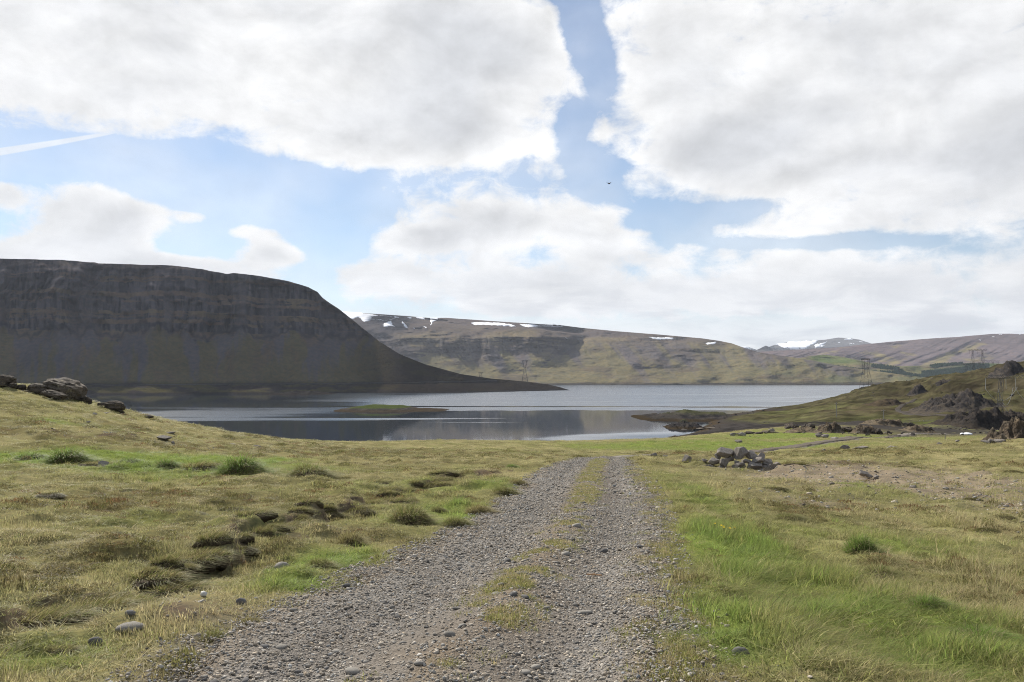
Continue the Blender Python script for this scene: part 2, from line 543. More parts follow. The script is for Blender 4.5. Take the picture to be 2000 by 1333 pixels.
t.set(p.inputs['Normal'], bp.outputs[0])
M['gravel'] = m

# ------------------------------------------------------------------ the near and middle ground: one sheet from the feet to the shores
Y0 = 8.0
PW = 0.6
CT = []   # control points (X, Y, Z)


def cp(px, py, Y):
    CT.append(P(px, py, Y))


def cz(px, Y, zr):
    CT.append(np.array(((px - 1000) / F * Y, Y, EYE + zr)))


ROAD_Y = ([880, 893, 905, 920, 950, 1000, 1051, 1100, 1190, 1333, 1700], [75, 48, 33, 26, 18.5, 13.6, 10.4, 8.3, 6.1, 4.4, 2.6])


def road_Y(py):
    return np.interp(py, *ROAD_Y)


for (px, py) in ((1185, 893), (1165, 905), (1160, 920), (1135, 950), (1110, 1000), (1075, 1051), (1010, 1100), (950, 1190), (850, 1333)):
    cp(px, py, float(road_Y(py)))
for a in [
    # left meadow
    (0, 1333, 4.3), (300, 1333, 4.35), (-300, 1333, 4.3), (0, 1190, 5.9), (400, 1100, 8.1), (0, 1050, 9.2), (-400, 1050, 9.0), (300, 1000, 12.8), (700, 1000, 13.4),
    (0, 960, 15), (300, 940, 18.5), (650, 945, 18.5), (0, 905, 22.5), (300, 905, 23), (500, 912, 23), (800, 915, 26), (950, 905, 33), (600, 893, 36), (-300, 900, 22),
    (0, 860, 28), (150, 862, 30), (350, 875, 33), (-300, 840, 28), (0, 810, 36), (150, 828, 38), (300, 850, 42), (-300, 780, 36),
    (0, 752, 46), (-300, 735, 46), (80, 766, 47), (160, 785, 48), (250, 810, 50), (380, 834, 55), (500, 853, 62), (620, 863, 75), (800, 860, 98), (1000, 859, 120), (1200, 858.5, 140), (1300, 857, 150),
    (650, 878, 52), (850, 880, 58), (850, 868, 78), (1000, 880, 62), (1000, 868, 90), (1100, 884, 62), (1200, 880, 80), (1200, 868, 110),
    # right of the track
    (1340, 1333, 4.4), (1800, 1333, 4.6), (2100, 1333, 4.7), (1500, 1190, 6.4), (2000, 1190, 6.6), (2300, 1190, 6.6), (1500, 1050, 10.6), (1800, 1050, 11.2), (2000, 1050, 11.6), (2300, 1050, 11.6),
    (1400, 960, 17), (1700, 965, 19), (2000, 960, 20), (2300, 960, 20), (1330, 905, 35), (1450, 927, 29), (1600, 915, 33), (1750, 905, 37), (2000, 900, 36), (2300, 890, 36),
    (1550, 895, 44), (1700, 885, 50), (1850, 873, 54), (2000, 862, 52), (2150, 850, 52), (1290, 889, 52),
    (1350, 882, 75), (1450, 884, 72), (1600, 872, 92), (1700, 866, 105), (1850, 862, 120), (1350, 868, 112), (1500, 862, 130), (1640, 859, 120),
    (1450, 853, 160), (1550, 848, 165), (1700, 846, 175), (1850, 851, 165), (1560, 838, 200), (1700, 829, 215), (1800, 838, 220), (1950, 850, 150), (2100, 850, 110),
    # low shore land and the brown hill
    (1450, 846, 350), (1550, 838, 370), (1650, 830, 400), (1420, 838, 445), (1500, 829, 470), (1480, 815, 560), (1560, 805, 580), (1650, 806, 500), (1750, 812, 440), (1700, 790, 580),
    (1600, 789, 700), (1530, 796, 740), (1650, 772, 780), (1690, 759, 800), (1740, 750, 780), (1760, 778, 620), (1850, 800, 440), (1850, 770, 560), (1950, 800, 400), (1950, 765, 520), (1850, 735, 690), (1930, 724, 680), (2000, 712, 640), (2120, 705, 600),
    (2060, 790, 420), (2100, 750, 520), (1880, 842, 260), (1960, 846, 260), (2100, 840, 250), (1900, 826, 350), (2000, 822, 350)]:
    cp(*a)
for a in [(0, 120, -14), (-400, 120, -10), (0, 210, -31), (-500, 230, -32), (250, 120, -15), (250, 200, -31), (500, 130, -16), (500, 220, -31.5), (750, 190, -20), (750, 270, -31.5),
          (1000, 200, -19), (1000, 280, -31), (1200, 240, -21), (1200, 340, -31), (600, 400, -36), (0, 400, -36), (1000, 450, -36), (1250, 440, -32.5), (1330, 300, -23), (1350, 380, -27.5), (1380, 455, -29.4), (1400, 520, -29.2), (1330, 470, -31.5), (1440, 610, -28.9), (1390, 600, -30.0), 
          (1250, 600, -35), (1000, 700, -38), (500, 700, -38), (0, 700, -38), (-500, 700, -38), (1400, 740, -34), (1480, 690, -28.2), (1440, 680, -29.3), (1510, 640, -26.8), (1450, 900, -36), (1560, 900, -32.5), (1640, 980, -33), (1720, 1000, -25),
          (1000, 1000, -40), (1850, 1000, -12), (2000, 1000, 0), (2200, 900, 10), (2300, 600, 5), (2300, 400, -8), (2300, 250, -12), (2300, 120, -7),
          (1000, 0, -1.62), (1000, -5, -1.5), (-500, 1, -1.6), (2500, 1, -1.6), (600, 2, -1.62), (1400, 2, -1.66)]:
    cz(*a)
for x in (-7, 7, -2.5, 2.5):
    CT.append(np.array((x, -5.5, EYE - 1.5)))
    CT.append(np.array((x, 0.5, EYE - 1.62)))
CT = np.array(CT)


def uvw(X, Y):
    return X / (Y + Y0) * 2.6, np.log(np.maximum(Y + Y0, 0.5))


cu, cv = uvw(CT[:, 0], CT[:, 1])
cw = (CT[:, 2] - EYE) / (CT[:, 1] + Y0) ** PW
nC = len(CT)
dd = np.hypot(cu[:, None] - cu[None], cv[:, None] - cv[None])
K = np.where(dd > 0, dd ** 2 * np.log(np.maximum(dd, 1e-9)), 0) + np.eye(nC) * 0.0025
Pm = np.stack([np.ones(nC), cu, cv], 1)
A = np.block([[K, Pm], [Pm.T, np.zeros((3, 3))]])
W = np.linalg.solve(A, np.concatenate([cw, np.zeros(3)]))


def base_z(X, Y):
    X = np.asarray(X, float)
    Y = np.asarray(Y, float)
    sh = X.shape
    X, Y = X.ravel(), Y.ravel()
    out = np.empty(len(X))
    for i in range(0, len(X), 40000):
        u, v = uvw(X[i:i + 40000], Y[i:i + 40000])
        d2 = (u[:, None] - cu[None]) ** 2 + (v[:, None] - cv[None]) ** 2
        k = 0.5 * d2 * np.log(np.maximum(d2, 1e-12))
        w = k @ W[:nC] + W[nC] + W[nC + 1] * u + W[nC + 2] * v
        out[i:i + 40000] = EYE + w * np.maximum(Y[i:i + 40000] + Y0, 0.5) ** PW
    return out.reshape(sh)


_YS = np.geomspace(2.2, 1100, 900)


def hit(px, py, fn=None):
    """where the sight line through a photo point meets the ground"""
    d = pix_dir(px, py)
    X = d.x / d.y * _YS
    zr = EYE + d.z / d.y * _YS
    g = (fn or base_z)(X, _YS)
    k = np.nonzero(zr < g)[0]
    if len(k) == 0:
        k = int(np.argmin(np.abs(zr - g)[:600]))
        Y = _YS[k]
    else:
        k = int(k[0])
        if k == 0:
            Y = _YS[0]
        else:
            a, b = zr[k - 1] - g[k - 1], zr[k] - g[k]
            Y = _YS[k - 1] + (_YS[k] - _YS[k - 1]) * a / (a - b)
    return d.x / d.y * Y, Y


# track edges and middle strip in plan
def row_pts(rows):
    return np.array([P(px, py, float(road_Y(py)))[:2] for (py, px) in rows])


EL_ = row_pts([(893, 1139), (905, 1092), (932, 1039), (950, 1015), (985, 975), (1009, 940), (1051, 868), (1115, 727), (1190, 560), (1270, 385), (1333, 290), (1700, -450)])
ER_ = row_pts([(893, 1222), (905, 1232), (947, 1258), (1000, 1282), (1100, 1292), (1200, 1305), (1333, 1345), (1700, 1470)])
EM_ = row_pts([(893, 1178), (932, 1154), (974, 1143), (1005, 1132), (1032, 1108), (1070, 1086), (1109, 1046), (1151, 1012), (1178, 1003), (1212, 970), (1247, 945), (1274, 900), (1316, 820), (1700, 480)])


def edge(E_, Y):
    o = np.argsort(E_[:, 1])
    return np.interp(Y, E_[o, 1], E_[o, 0])


Y_END = 47.0


def road_t(X, Y):
    """signed metres outside the track (negative = on it)"""
    l, r = edge(EL_, Y), edge(ER_, Y)
    # the track bends right and down beyond the brow
    bend = np.where(Y > 44, 0.05 * (Y - 44) ** 2, 0)
    d = np.maximum(l + bend - X, X - r - bend)
    return np.where(Y > 75, 9.0, d)


def seg_dist(X, Y, pts):
    """distance to a polyline and sign (positive on its left)"""
    best = np.full(X.shape, 1e9)
    sgn = np.ones(X.shape)
    for a, b in zip(pts[:-1], pts[1:]):
        ax, ay = a
        bx, by = b[0] - ax, b[1] - ay
        tt = np.clip(((X - ax) * bx + (Y - ay) * by) / (bx * bx + by * by), 0, 1)
        dx, dy = X - ax - tt * bx, Y - ay - tt * by
        d = np.hypot(dx, dy)
        s = np.sign(bx * (Y - ay) - by * (X - ax))
        m_ = d < best
        best = np.where(m_, d, best)
        sgn = np.where(m_, s, sgn)
    return best, sgn


BANK = np.array([hit(*q) for q in ((-140, 1290), (40, 1248), (90, 1205), (290, 1168), (330, 1128), (440, 1095), (500, 1062), (600, 1022), (660, 1000), (760, 968), (880, 938), (1000, 920))])
BANK_R = np.array([hit(*q) for q in ((2150, 905), (1860, 905), (1730, 900), (1640, 907), (1560, 913), (1520, 922))])
TRACK2 = np.array([hit(*q) for q in ((1452, 887), (1480, 882.5), (1540, 874), (1600, 866), (1650, 860), (1720, 855), (1780, 851))])
TRACK3 = np.array([hit(*q) for q in ((1745, 852), (1760, 849), (1790, 846), (1850, 848))])

# patches of different cover: (photo x, y, half-width, half-height, kind, strength)
PATCH = []


def patch(px, py, rw, rh, kind, w=1.0):
    x, y = hit(px, py)
    rx = rw * y / F
    y1 = hit(px, py - rh)[1]
    y2 = hit(px, py + rh)[1]
    ry = min(max((y1 - y2) / 2, 0.15), y * 0.5)
    PATCH.append((x, (y1 + y2) / 2 if ry < y * 0.45 else y, rx, ry, kind, w))


for a in [
    (50, 890, 130, 14, 'g', 1.6), (125, 888, 60, 16, 'g', 1.5), (240, 898, 150, 13, 'g', 1.5), (360, 908, 90, 13, 'g', 1.3), (470, 908, 60, 18, 'g', 1.0), (600, 918, 60, 12, 'g', 0.9), (130, 822, 45, 7, 'g', 0.8),
    (60, 1310, 150, 34, 'g', 0.8), (170, 1285, 70, 22, 'g', 0.7), (560, 1140, 100, 22, 'g', 1.0), (610, 1098, 60, 18, 'g', 0.8), (800, 1008, 110, 26, 'g', 0.8), (700, 1088, 70, 22, 'g', 0.7), (890, 1000, 60, 18, 'g', 0.6),
    (470, 1060, 90, 22, 'g', 0.5), (230, 1040, 70, 18, 'g', 0.5), (960, 955, 60, 20, 'g', 0.5), (740, 960, 120, 12, 'g', 0.5),
    (1600, 1150, 250, 95, 'g', 1.4), (1760, 1270, 320, 80, 'g', 1.35), (1480, 1090, 120, 50, 'g', 1.2), (1480, 1210, 110, 55, 'g', 1.2), (1430, 1040, 80, 30, 'g', 0.8), (1390, 990, 70, 30, 'g', 0.7), (1330, 950, 50, 22, 'g', 0.6), (1560, 1300, 140, 40, 'g', 0.8), (1950, 1250, 120, 60, 'g', 0.8),
    (1740, 967, 70, 14, 'g', 0.7), (1700, 1040, 150, 25, 'g', 0.6), (1850, 1075, 120, 20, 'g', 0.5), (1320, 1230, 40, 40, 'g', 0.2),
    (1540, 850, 180, 9, 'g', 1.2), (1400, 873, 230, 7, 'g', 1.3), (1250, 877, 120, 5, 'g', 1.1), (1480, 868, 120, 5, 'g', 0.7), (1780, 857, 90, 4, 'g', 0.7),
    (1840, 945, 280, 44, 'b', 1.2), (1560, 935, 110, 14, 'b', 0.8), (1620, 945, 110, 16, 'b', 0.9), (1580, 925, 60, 9, 'b', 0.8), (2000, 985, 120, 30, 'b', 0.7), (1560, 975, 90, 12, 'b', 0.5), (1480, 955, 40, 8, 'b', 0.3),
    (1900, 1120, 130, 50, 'm', 1.0), (1930, 1030, 120, 26, 'm', 0.9), (1610, 1015, 190, 26, 'm', 0.8), (1960, 915, 110, 12, 'm', 0.9), (1720, 915, 80, 7, 'm', 0.7), (1640, 885, 120, 6, 'm', 0.9), (1780, 872, 140, 5, 'm', 1.0), (1400, 892, 90, 7, 'm', 0.9),
    (700, 890, 330, 13, 'm', 0.8), (380, 985, 240, 26, 'm', 0.6), (620, 985, 160, 20, 'm', 0.7), (120, 1010, 140, 26, 'm', 0.5), (200, 858, 150, 9, 'm', 0.8), (40, 842, 90, 12, 'm', 0.6), (560, 890, 150, 12, 'm', 0.5), (860, 930, 120, 14, 'm', 0.6), (330, 1090, 140, 30, 'm', 0.5), (90, 1130, 120, 30, 'm', 0.5),
    (420, 1200, 110, 24, 'e', 0.9), (330, 1225, 80, 14, 'e', 0.8), (520, 1165, 70, 14, 'e', 0.6), (600, 1040, 110, 10, 'e', 0.7), (560, 1065, 50, 9, 'e', 0.7), (390, 915, 26, 8, 'e', 1.0), (190, 903, 24, 5, 'e', 1.0), (260, 862, 110, 5, 'e', 0.8), (1640, 912, 90, 5, 'e', 0.9), (1450, 1330, 120, 50, 'e', 0.5), (1400, 1230, 50, 60, 'e', 0.4),
    # beyond: brown moor, olive lowland, dark shingle at the shore
    (1830, 765, 300, 45, 'M', 1.4), (1650, 780, 120, 18, 'M', 0.9), (1950, 730, 120, 26, 'M', 1.2), (1720, 805, 70, 9, 'M', 0.8), (1580, 815, 190, 22, 'o', 1.1), (1800, 820, 200, 14, 'o', 0.8), (1870, 782, 80, 7, 'o', 0.9), (1900, 815, 120, 8, 'o', 0.5), (1620, 828, 120, 6, 'g', 0.5),
    (1440, 838, 80, 10, 's', 1.6), (1480, 832, 60, 7, 's', 1.5), (1400, 815, 90, 14, 's', 1.5), (1380, 850, 70, 6, 's', 1.3), (1825, 822, 40, 5, 's', 0.9)]:
    patch(*a)


def cover(X, Y):
    """weights of green grass, heath and moss, bare gravel, bare earth (+ far covers) at plan positions"""
    sc_ = np.maximum(Y, 4) / 14.0
    wx_ = X + fbm(X / 0.9, Y / 1.6, 5, 3) * 0.35 * np.sqrt(sc_) + fbm(X / 5, Y / 9, 6, 2) * 0.6 * sc_
    wy_ = Y + fbm(X / 0.9, Y / 1.6, 8, 3) * 0.6 * np.sqrt(sc_) + fbm(X / 5, Y / 9, 9, 2) * 1.0 * sc_
    out = {k: np.zeros(X.shape) for k in 'gmbeMos'}
    for (x, y, rx, ry, k, w) in PATCH:
        q = ((wx_ - x) / rx) ** 2 + ((wy_ - y) / ry) ** 2
        out[k] += w * np.exp(-q ** 1.2 * 0.9)
    n1 = fbm(X / 1.7, Y / 2.6, 21, 4)
    n2 = fbm(X / 0.8, Y / 1.2, 31, 4)
    out['g'] = np.clip(out['g'] * (0.85 + 0.7 * n1) + 0.22 * sst(n1, 0.05, 0.5), 0, 1)
    out['m'] = np.clip(out['m'] * (0.6 + 1.3 * n2) + 0.45 * sst(n2, 0.15, 0.6), 0, 1) * (1 - 0.7 * out['g'])
    out['b'] = np.clip(out['b'] * (0.9 + 0.9 * n2), 0, 1)
    out['e'] = np.clip(out['e'] * (0.8 + 1.2 * n2), 0, 1)
    return out


def ground_z(X, Y, micro=True):
    X = np.asarray(X, float)
    Y = np.asarray(Y, float)
    z = base_z(X, Y)
    if not micro:
        return z
    rt = road_t(X, Y)
    off = sst(rt, -0.05, 0.7)
    fade = 1 - 0.35 * sst(Y, 30, 120)
    hum = fbm(X / 0.8, Y / 0.8, 41, 3) * 0.10 + np.maximum(fbm(X / 1.9, Y / 1.9, 43, 2), -0.2) * 0.09 + np.maximum(fbm(X / 0.5, Y / 0.5, 47, 2), 0) * 0.13 * sst(fbm(X / 4, Y / 5, 49, 2), -0.3, 0.2) + np.maximum(fbm(X / 1.1, Y / 1.1, 48, 3), 0) * 0.22 * sst(Y, 11, 24) * sst(fbm(X / 7, Y / 9, 50, 2), -0.35, 0.15)
    big = fbm(X / 9, Y / 9, 51, 3) * 0.10 + fbm(X / 30, Y / 30, 57, 3) * 0.55 * sst(Y, 40, 150)
    land = sst(z, -1.0, 3.0)
    far = sst(Y, 170, 330)
    z = z + (hum * off * fade + big * sst(rt, 0, 1.2)) * land
    # crags and broken ground of the lower land and hill
    z = z + far * land * (fbm(X / 40, Y / 55, 61, 5) * 3.6 + np.maximum(ridged(X / 22, Y / 26, 67, 5) - 0.30, 0) * 5.5 * sst(z, 8, 18))
    # the eroded turf bank along the track
    near = Y < 40
    if near.any():
        d, s = seg_dist(np.where(near, X, 1e4), Y, BANK)
        st = vn(X / 0.55, Y / 0.55, 71) * 0.16 + vn(X / 0.2, Y / 0.2, 72) * 0.05
        sd = d * s + st
        gap = sst(fbm(X / 1.3, Y / 1.3, 75, 2), -0.45, -0.05)
        z = z + np.where(near, (sst(sd, -0.05, 0.06) * np.exp(-np.maximum(sd, 0) / 1.6) * 0.22 - np.exp(-((sd + 0.12) / 0.15) ** 2) * 0.05 + np.exp(-(sd / 0.2) ** 2) * (fbm(X / 0.12, Y / 0.12, 77, 3) * 0.06 + fbm(X / 0.3, Y / 0.3, 78, 2) * 0.05)) * gap * (1 - 0.5 * sst(Y, 10, 24)) * (0.45 + 0.55 * sst(Y, 5.6, 9)), 0)
    d, s = seg_dist(X, Y, BANK_R)
    sd = -d * s * -1 + vn(X / 0.7, Y / 0.7, 73) * 0.3
    z = z + np.where(d < 5, sst(sd, -0.05, 0.12) * np.exp(-np.maximum(sd, 0) / 2.5) * 0.22, 0)
    # the bed under the track
    z = z - 0.07 * (1 - sst(rt, -0.35, 0.05)) * (Y < 75)
    return z


COLS = {'straw': (0.290, 0.265, 0.135), 'mat': (0.150, 0.140, 0.068), 'g': (0.150, 0.190, 0.050), 'm': (0.155, 0.132, 0.062), 'b': (0.215, 0.180, 0.132), 'e': (0.125, 0.098, 0.074),
        'M': (0.088, 0.066, 0.043), 'o': (0.095, 0.092, 0.036), 's': (0.050, 0.047, 0.045)}


def ground_colour(X, Y, z, cov):
    c = np.empty(X.shape + (3,))
    t = sst(fbm(X / 2.2, Y / 3.5, 81, 4), -0.3, 0.35)[..., None]
    c[:] = np.array(COLS['mat']) * (1 - t) + np.array(COLS['straw']) * t * 0.85
    for k in 'moMgbes':
        w = np.clip(cov[k], 0, 1)[..., None]
        c = c * (1 - w) + np.array(COLS[k]) * w
    far = sst(Y, 230, 420)[..., None]
    n = fbm(X / 35, Y / 60, 87, 5)[..., None]
    fc = np.empty_like(c)
    fc[:] = np.array((0.058, 0.052, 0.029))  # far covers toned dark in place of cloud shadow over the hill
    for k in 'oMgs':
        w = np.clip(cov[k], 0, 1)[..., None]
        fc = fc * (1 - w) + np.array({'o': (0.066, 0.066, 0.030), 'M': (0.060, 0.047, 0.032), 'g': (0.06, 0.085, 0.026), 's': (0.040, 0.037, 0.036)}[k]) * w
    br_ = sst(fbm(X / 28, Y / 45, 89, 5), 0.0, 0.4)[..., None] * 0.6
    fc = fc * (1 - br_) + np.array((0.046, 0.038, 0.026)) * br_
    sp_ = fbm(X / 5, Y / 8, 91, 4)[..., None]
    c = c * (1 - far) + far * fc * (1 + 0.5 * n) * (1 + 0.9 * sp_)
    # shore: shingle, then brown weed at the waterline
    sh = (1 - sst(z, 1.2, 3.2))[..., None]
    c = c * (1 - sh) + np.array((0.05, 0.045, 0.042)) * sh
    wd = (np.exp(-((z - 0.5) / 0.5) ** 2))[..., None]
    c = c * (1 - 0.7 * wd) + np.array((0.058, 0.042, 0.022)) * 0.7 * wd
    return c


U = np.linspace(-1.0, 1.0, 620)
dv = np.concatenate([np.full(60, 0.018), np.full(330, 0.0042), np.full(210, 0.006), np.full(300, 0.0072)])
V_ = np.log(2.4) + np.concatenate([[0], np.cumsum(dv)])
GY = np.exp(V_) - Y0
GX = U[None, :] * (GY[:, None] + Y0)
GYm = np.repeat(GY[:, None], len(U), 1)
gz = ground_z(GX, GYm)
gcov = cover(GX, GYm)
d_, s_ = seg_dist(GX, GYm, BANK)
face = np.exp(-((d_ * s_ + vn(GX / 0.55, GYm / 0.55, 71) * 0.16 - 0.0) / 0.11) ** 2) * sst(fbm(GX / 1.3, GYm / 1.3, 75, 2), -0.35, 0.1) * (GYm < 40)
d_, s_ = seg_dist(GX, GYm, BANK_R)
face = np.maximum(face, np.exp(-((d_ * s_ + vn(GX / 0.7, GYm / 0.7, 73) * 0.3) / 0.22) ** 2) * sst(fbm(GX / 1.3, GYm / 1.3, 79, 2), -0.3, 0.1) * (GYm < 60))
gcov['e'] = np.maximum(gcov['e'], np.clip(face * (1.0 + 0.9 * fbm(GX / 0.15, GYm / 0.15, 76, 3)), 0, 0.9))
gc = ground_colour(GX, GYm, gz, gcov)
rt_ = road_t(GX, GYm)
onr = ((1 - sst(rt_, -0.2, 0.35)) * (GYm < 75))[..., None]
gc = gc * (1 - onr) + np.array((0.15, 0.135, 0.118)) * onr
for tr_, w_ in ((TRACK2, 1.7), (TRACK3, 1.6)):
    d_, s_ = seg_dist(GX, GYm, tr_)
    k = (1 - sst(d_ + vn(GX / 1.5, GYm / 1.5, 5) * 0.5, w_ * 0.7, w_ * 1.2))[..., None]
    gc = gc * (1 - k) + np.array((0.15, 0.138, 0.125)) * k
GV = np.stack([GX, GYm, gz], 2).reshape(-1, 3)
ground = link(bpy.data.objects.new("ground", mesh_np("ground", GV, grid_faces(len(GY), len(U)), M['ground'], True, gc.reshape(-1, 3))))
tag(ground, kind="structure")

# water sheet
wv_ = [(-30000, -2000, 0), (30000, -2000, 0), (30000, 40000, 0), (-30000, 40000, 0)]
water = link(bpy.data.objects.new("water", mesh_np("water", np.array(wv_), [(0, 1, 2, 3)], M['water'], False)))
tag(water, kind="structure")


# ------------------------------------------------------------------ mountains
def gtable(bands, dz=0.5):
    """bands: (z_top, slope in degrees, stratified?) from the water up -> arrays z, horizontal offset"""
    zs, g = [-6.0], [0.0]
    rs = np.random.default_rng(3)
    z = -6.0
    for (zt, sl_, strat) in bands:
        while z < zt:
            if strat:
                hard, soft = rs.uniform(*strat[0]), rs.uniform(*strat[1])
                for h, s in ((hard, strat[2]), (soft, strat[3])):
                    h = min(h, zt - z + 0.01)
                    z += h
                    zs.append(z)
                    g.append(g[-1] + h / math.tan(R(s)))
            else:
                z += 2.0
                zs.append(z)
                g.append(g[-1] + 2.0 / math.tan(R(sl_)))
    return np.array(zs), np.array(g)


def mountain(name, px, baseY, crest, gfun, nz, disp, colour, mat, back=1500, nback=14, drop=0.25, zpow=1.0, smooth_c=None):
    """a mountain side built up from its shore line: height gives the set-back, disp the gullies and ribs"""
    n = len(px)
    cy_ = np.interp(px, [c[0] for c in crest], [c[1] for c in crest])
    sl_c = slope_of(cy_)
    Yb = baseY(px)

    zc = np.full(n, 50.0)
    for _ in range(60):
        zc = 0.5 * zc + 0.5 * np.clip(EYE + sl_c * (Yb + gfun(zc, px)), 0.5, 3000)
    r = np.linspace(0, 1, nz)[:, None] ** zpow
    Z = -5 + (zc[None, :] + 5) * r
    G = gfun(Z, np.repeat(px[None, :], nz, 0))
    Yv = Yb[None, :] + G
    kx = (px - 1000) / F * math.cos(TH)
    X0 = kx[None, :] * Yv
    dsp, dz = disp(X0, Z, px[None, :], zc[None, :])
    Yv = Yv + dsp
    Z = Z + dz
    X = kx[None, :] * Yv
    # plateau and far side
    tb = (np.linspace(0, 1, nback + 1)[1:] ** 1.5)[:, None]
    bl = np.minimum(back, 80 + zc * 6)[None, :]
    Yt = Yv[-1:] + bl * tb
    Zt = Z[-1:] - 3 * tb - (Z[-1:] + 6) * np.maximum(tb - 0.55, 0) / 0.45 * (bl < back) - drop * 0.02 * bl * tb
    Xt = kx[None, :] * Yt
    X = np.concatenate([X, Xt])
    Yv = np.concatenate([Yv, Yt])
    Z = np.concatenate([Z, Zt])
    V = np.stack([X, Yv, Z], 2)
    nr = V.shape[0]
    N = grid_normals(V.reshape(-1, 3), nr, n)
    c = colour(X, Yv, Z, N, np.repeat(px[None, :], nr, 0))
    ob = link(bpy.data.objects.new(name, mesh_np(name, V.reshape(-1, 3), grid_faces(nr, n), mat, True, c.reshape(-1, 3))))
    tag(ob, kind="structure")
    return ob, V, N


def tab(tb, z):
    return np.interp(z, tb[0], tb[1])


def lerp3(a, b, t):
    t = np.clip(t, 0, 1)[..., None]
    return np.asarray(a) * (1 - t) + np.asarray(b) * t


# the dark table mountain across the water with its long spit
CREST_L = [(-300, 496), (0, 505), (90, 508), (180, 512), (186, 514), (330, 519), (390, 526), (440, 535), (452, 533), (500, 538), (560, 549), (600, 561), (618, 570), (628, 581), (640, 590), (660, 603), (700, 635), (740, 667), (780, 692), (830, 712), (900, 731), (960, 740), (1020, 745), (1070, 751), (1095, 757), (1112, 762.5)]
pxL = np.concatenate([np.linspace(-240, 0, 70)[:-1], np.linspace(0, 1112, 640)])
tabL = gtable([(1, 12, None), (20, 15, None), (45, 32, None), (132, 37, None), (150, 0, ((9, 14), (2, 4), 78, 40)), (640, 0, ((6, 20), (5, 13), 76, 31))])
tabLs = gtable([(1, 16, None), (20, 13, None), (60, 32, None), (640, 38, None)])
tabLm = gtable([(1, 12, None), (20, 15, None), (45, 32, None), (132, 37, None), (640, 49, None)])


def gL(Z, px):
    up = sst(Z, 118, 150)
    j = Z + (fbma(px / 34, Z / 90, 5, 3) * 10 + (px - 300) * 0.012) * up
    k = 0.15 + 0.85 * sst(fbma(px / 42, Z / 38, 9, 3), -0.3, 0.25)
    w = sst(px, 640, 800)
    return ((tab(tabL, j) * k + tab(tabLm, Z) * (1 - k)) * (1 - w) + tab(tabLs, Z) * w) * (1 + 1.2 * sst(px, 800, 1050))



def baseYL(px):
    by = np.interp(px, [-300, 100, 300, 640, 900, 1000, 1112], [773, 773, 772, 769.5, 768, 766, 763.2])
    return -EYE / slope_of(by) + fbma(px / 60, px * 0, 3, 3) * 25


def dispL(X, Z, px, zc):
    X = (px - 1000) * 1.2 + 0 * Z
    cl = sst(Z, 105, 150)
    nose = 1 - sst(px, 640, 850)
    wob = fbma(X / 240, Z / 400, 101, 3) * 34 * sst(Z, 10, 120)
    rib = -(ridged(X / 62 + fbma(X / 150, Z / 90, 105, 2) * 0.7, Z / 500, 103, 4) * 36 + ridged(X / 170 + Z / 700, Z / 900, 104, 2) * 44) * (0.10 + 0.90 * cl)
    col = vn(X / 9, Z / 60, 109) * 4.0 * cl + vn(X / 4.5, Z / 30, 110) * 2.2 * cl
    fan = -np.maximum(fbma(X / 60, Z / 300, 111, 2), 0) * 9 * (1 - cl) * sst(Z, 25, 60)
    gul = np.exp(-((px - 405) / 9) ** 2) * 30 * cl * (1 - sst(Z, 240, 330)) + np.exp(-((px - 275) / 12) ** 2) * 22 * cl
    edge_ = 1 - 0.8 * sst(Z / np.maximum(zc, 1), 0.9, 1.0)
    dY = (-wob - rib + col + fan + gul) * nose * np.minimum(edge_, 1)
    # the shore road cut into the foot of the slope
    dz = (vn(X / 14, Z / 9, 115) * 1.1 * sst(Z, 3, 12)) * (1 - sst(Z / np.maximum(zc, 1), 0.93, 1.0))
    return dY, dz


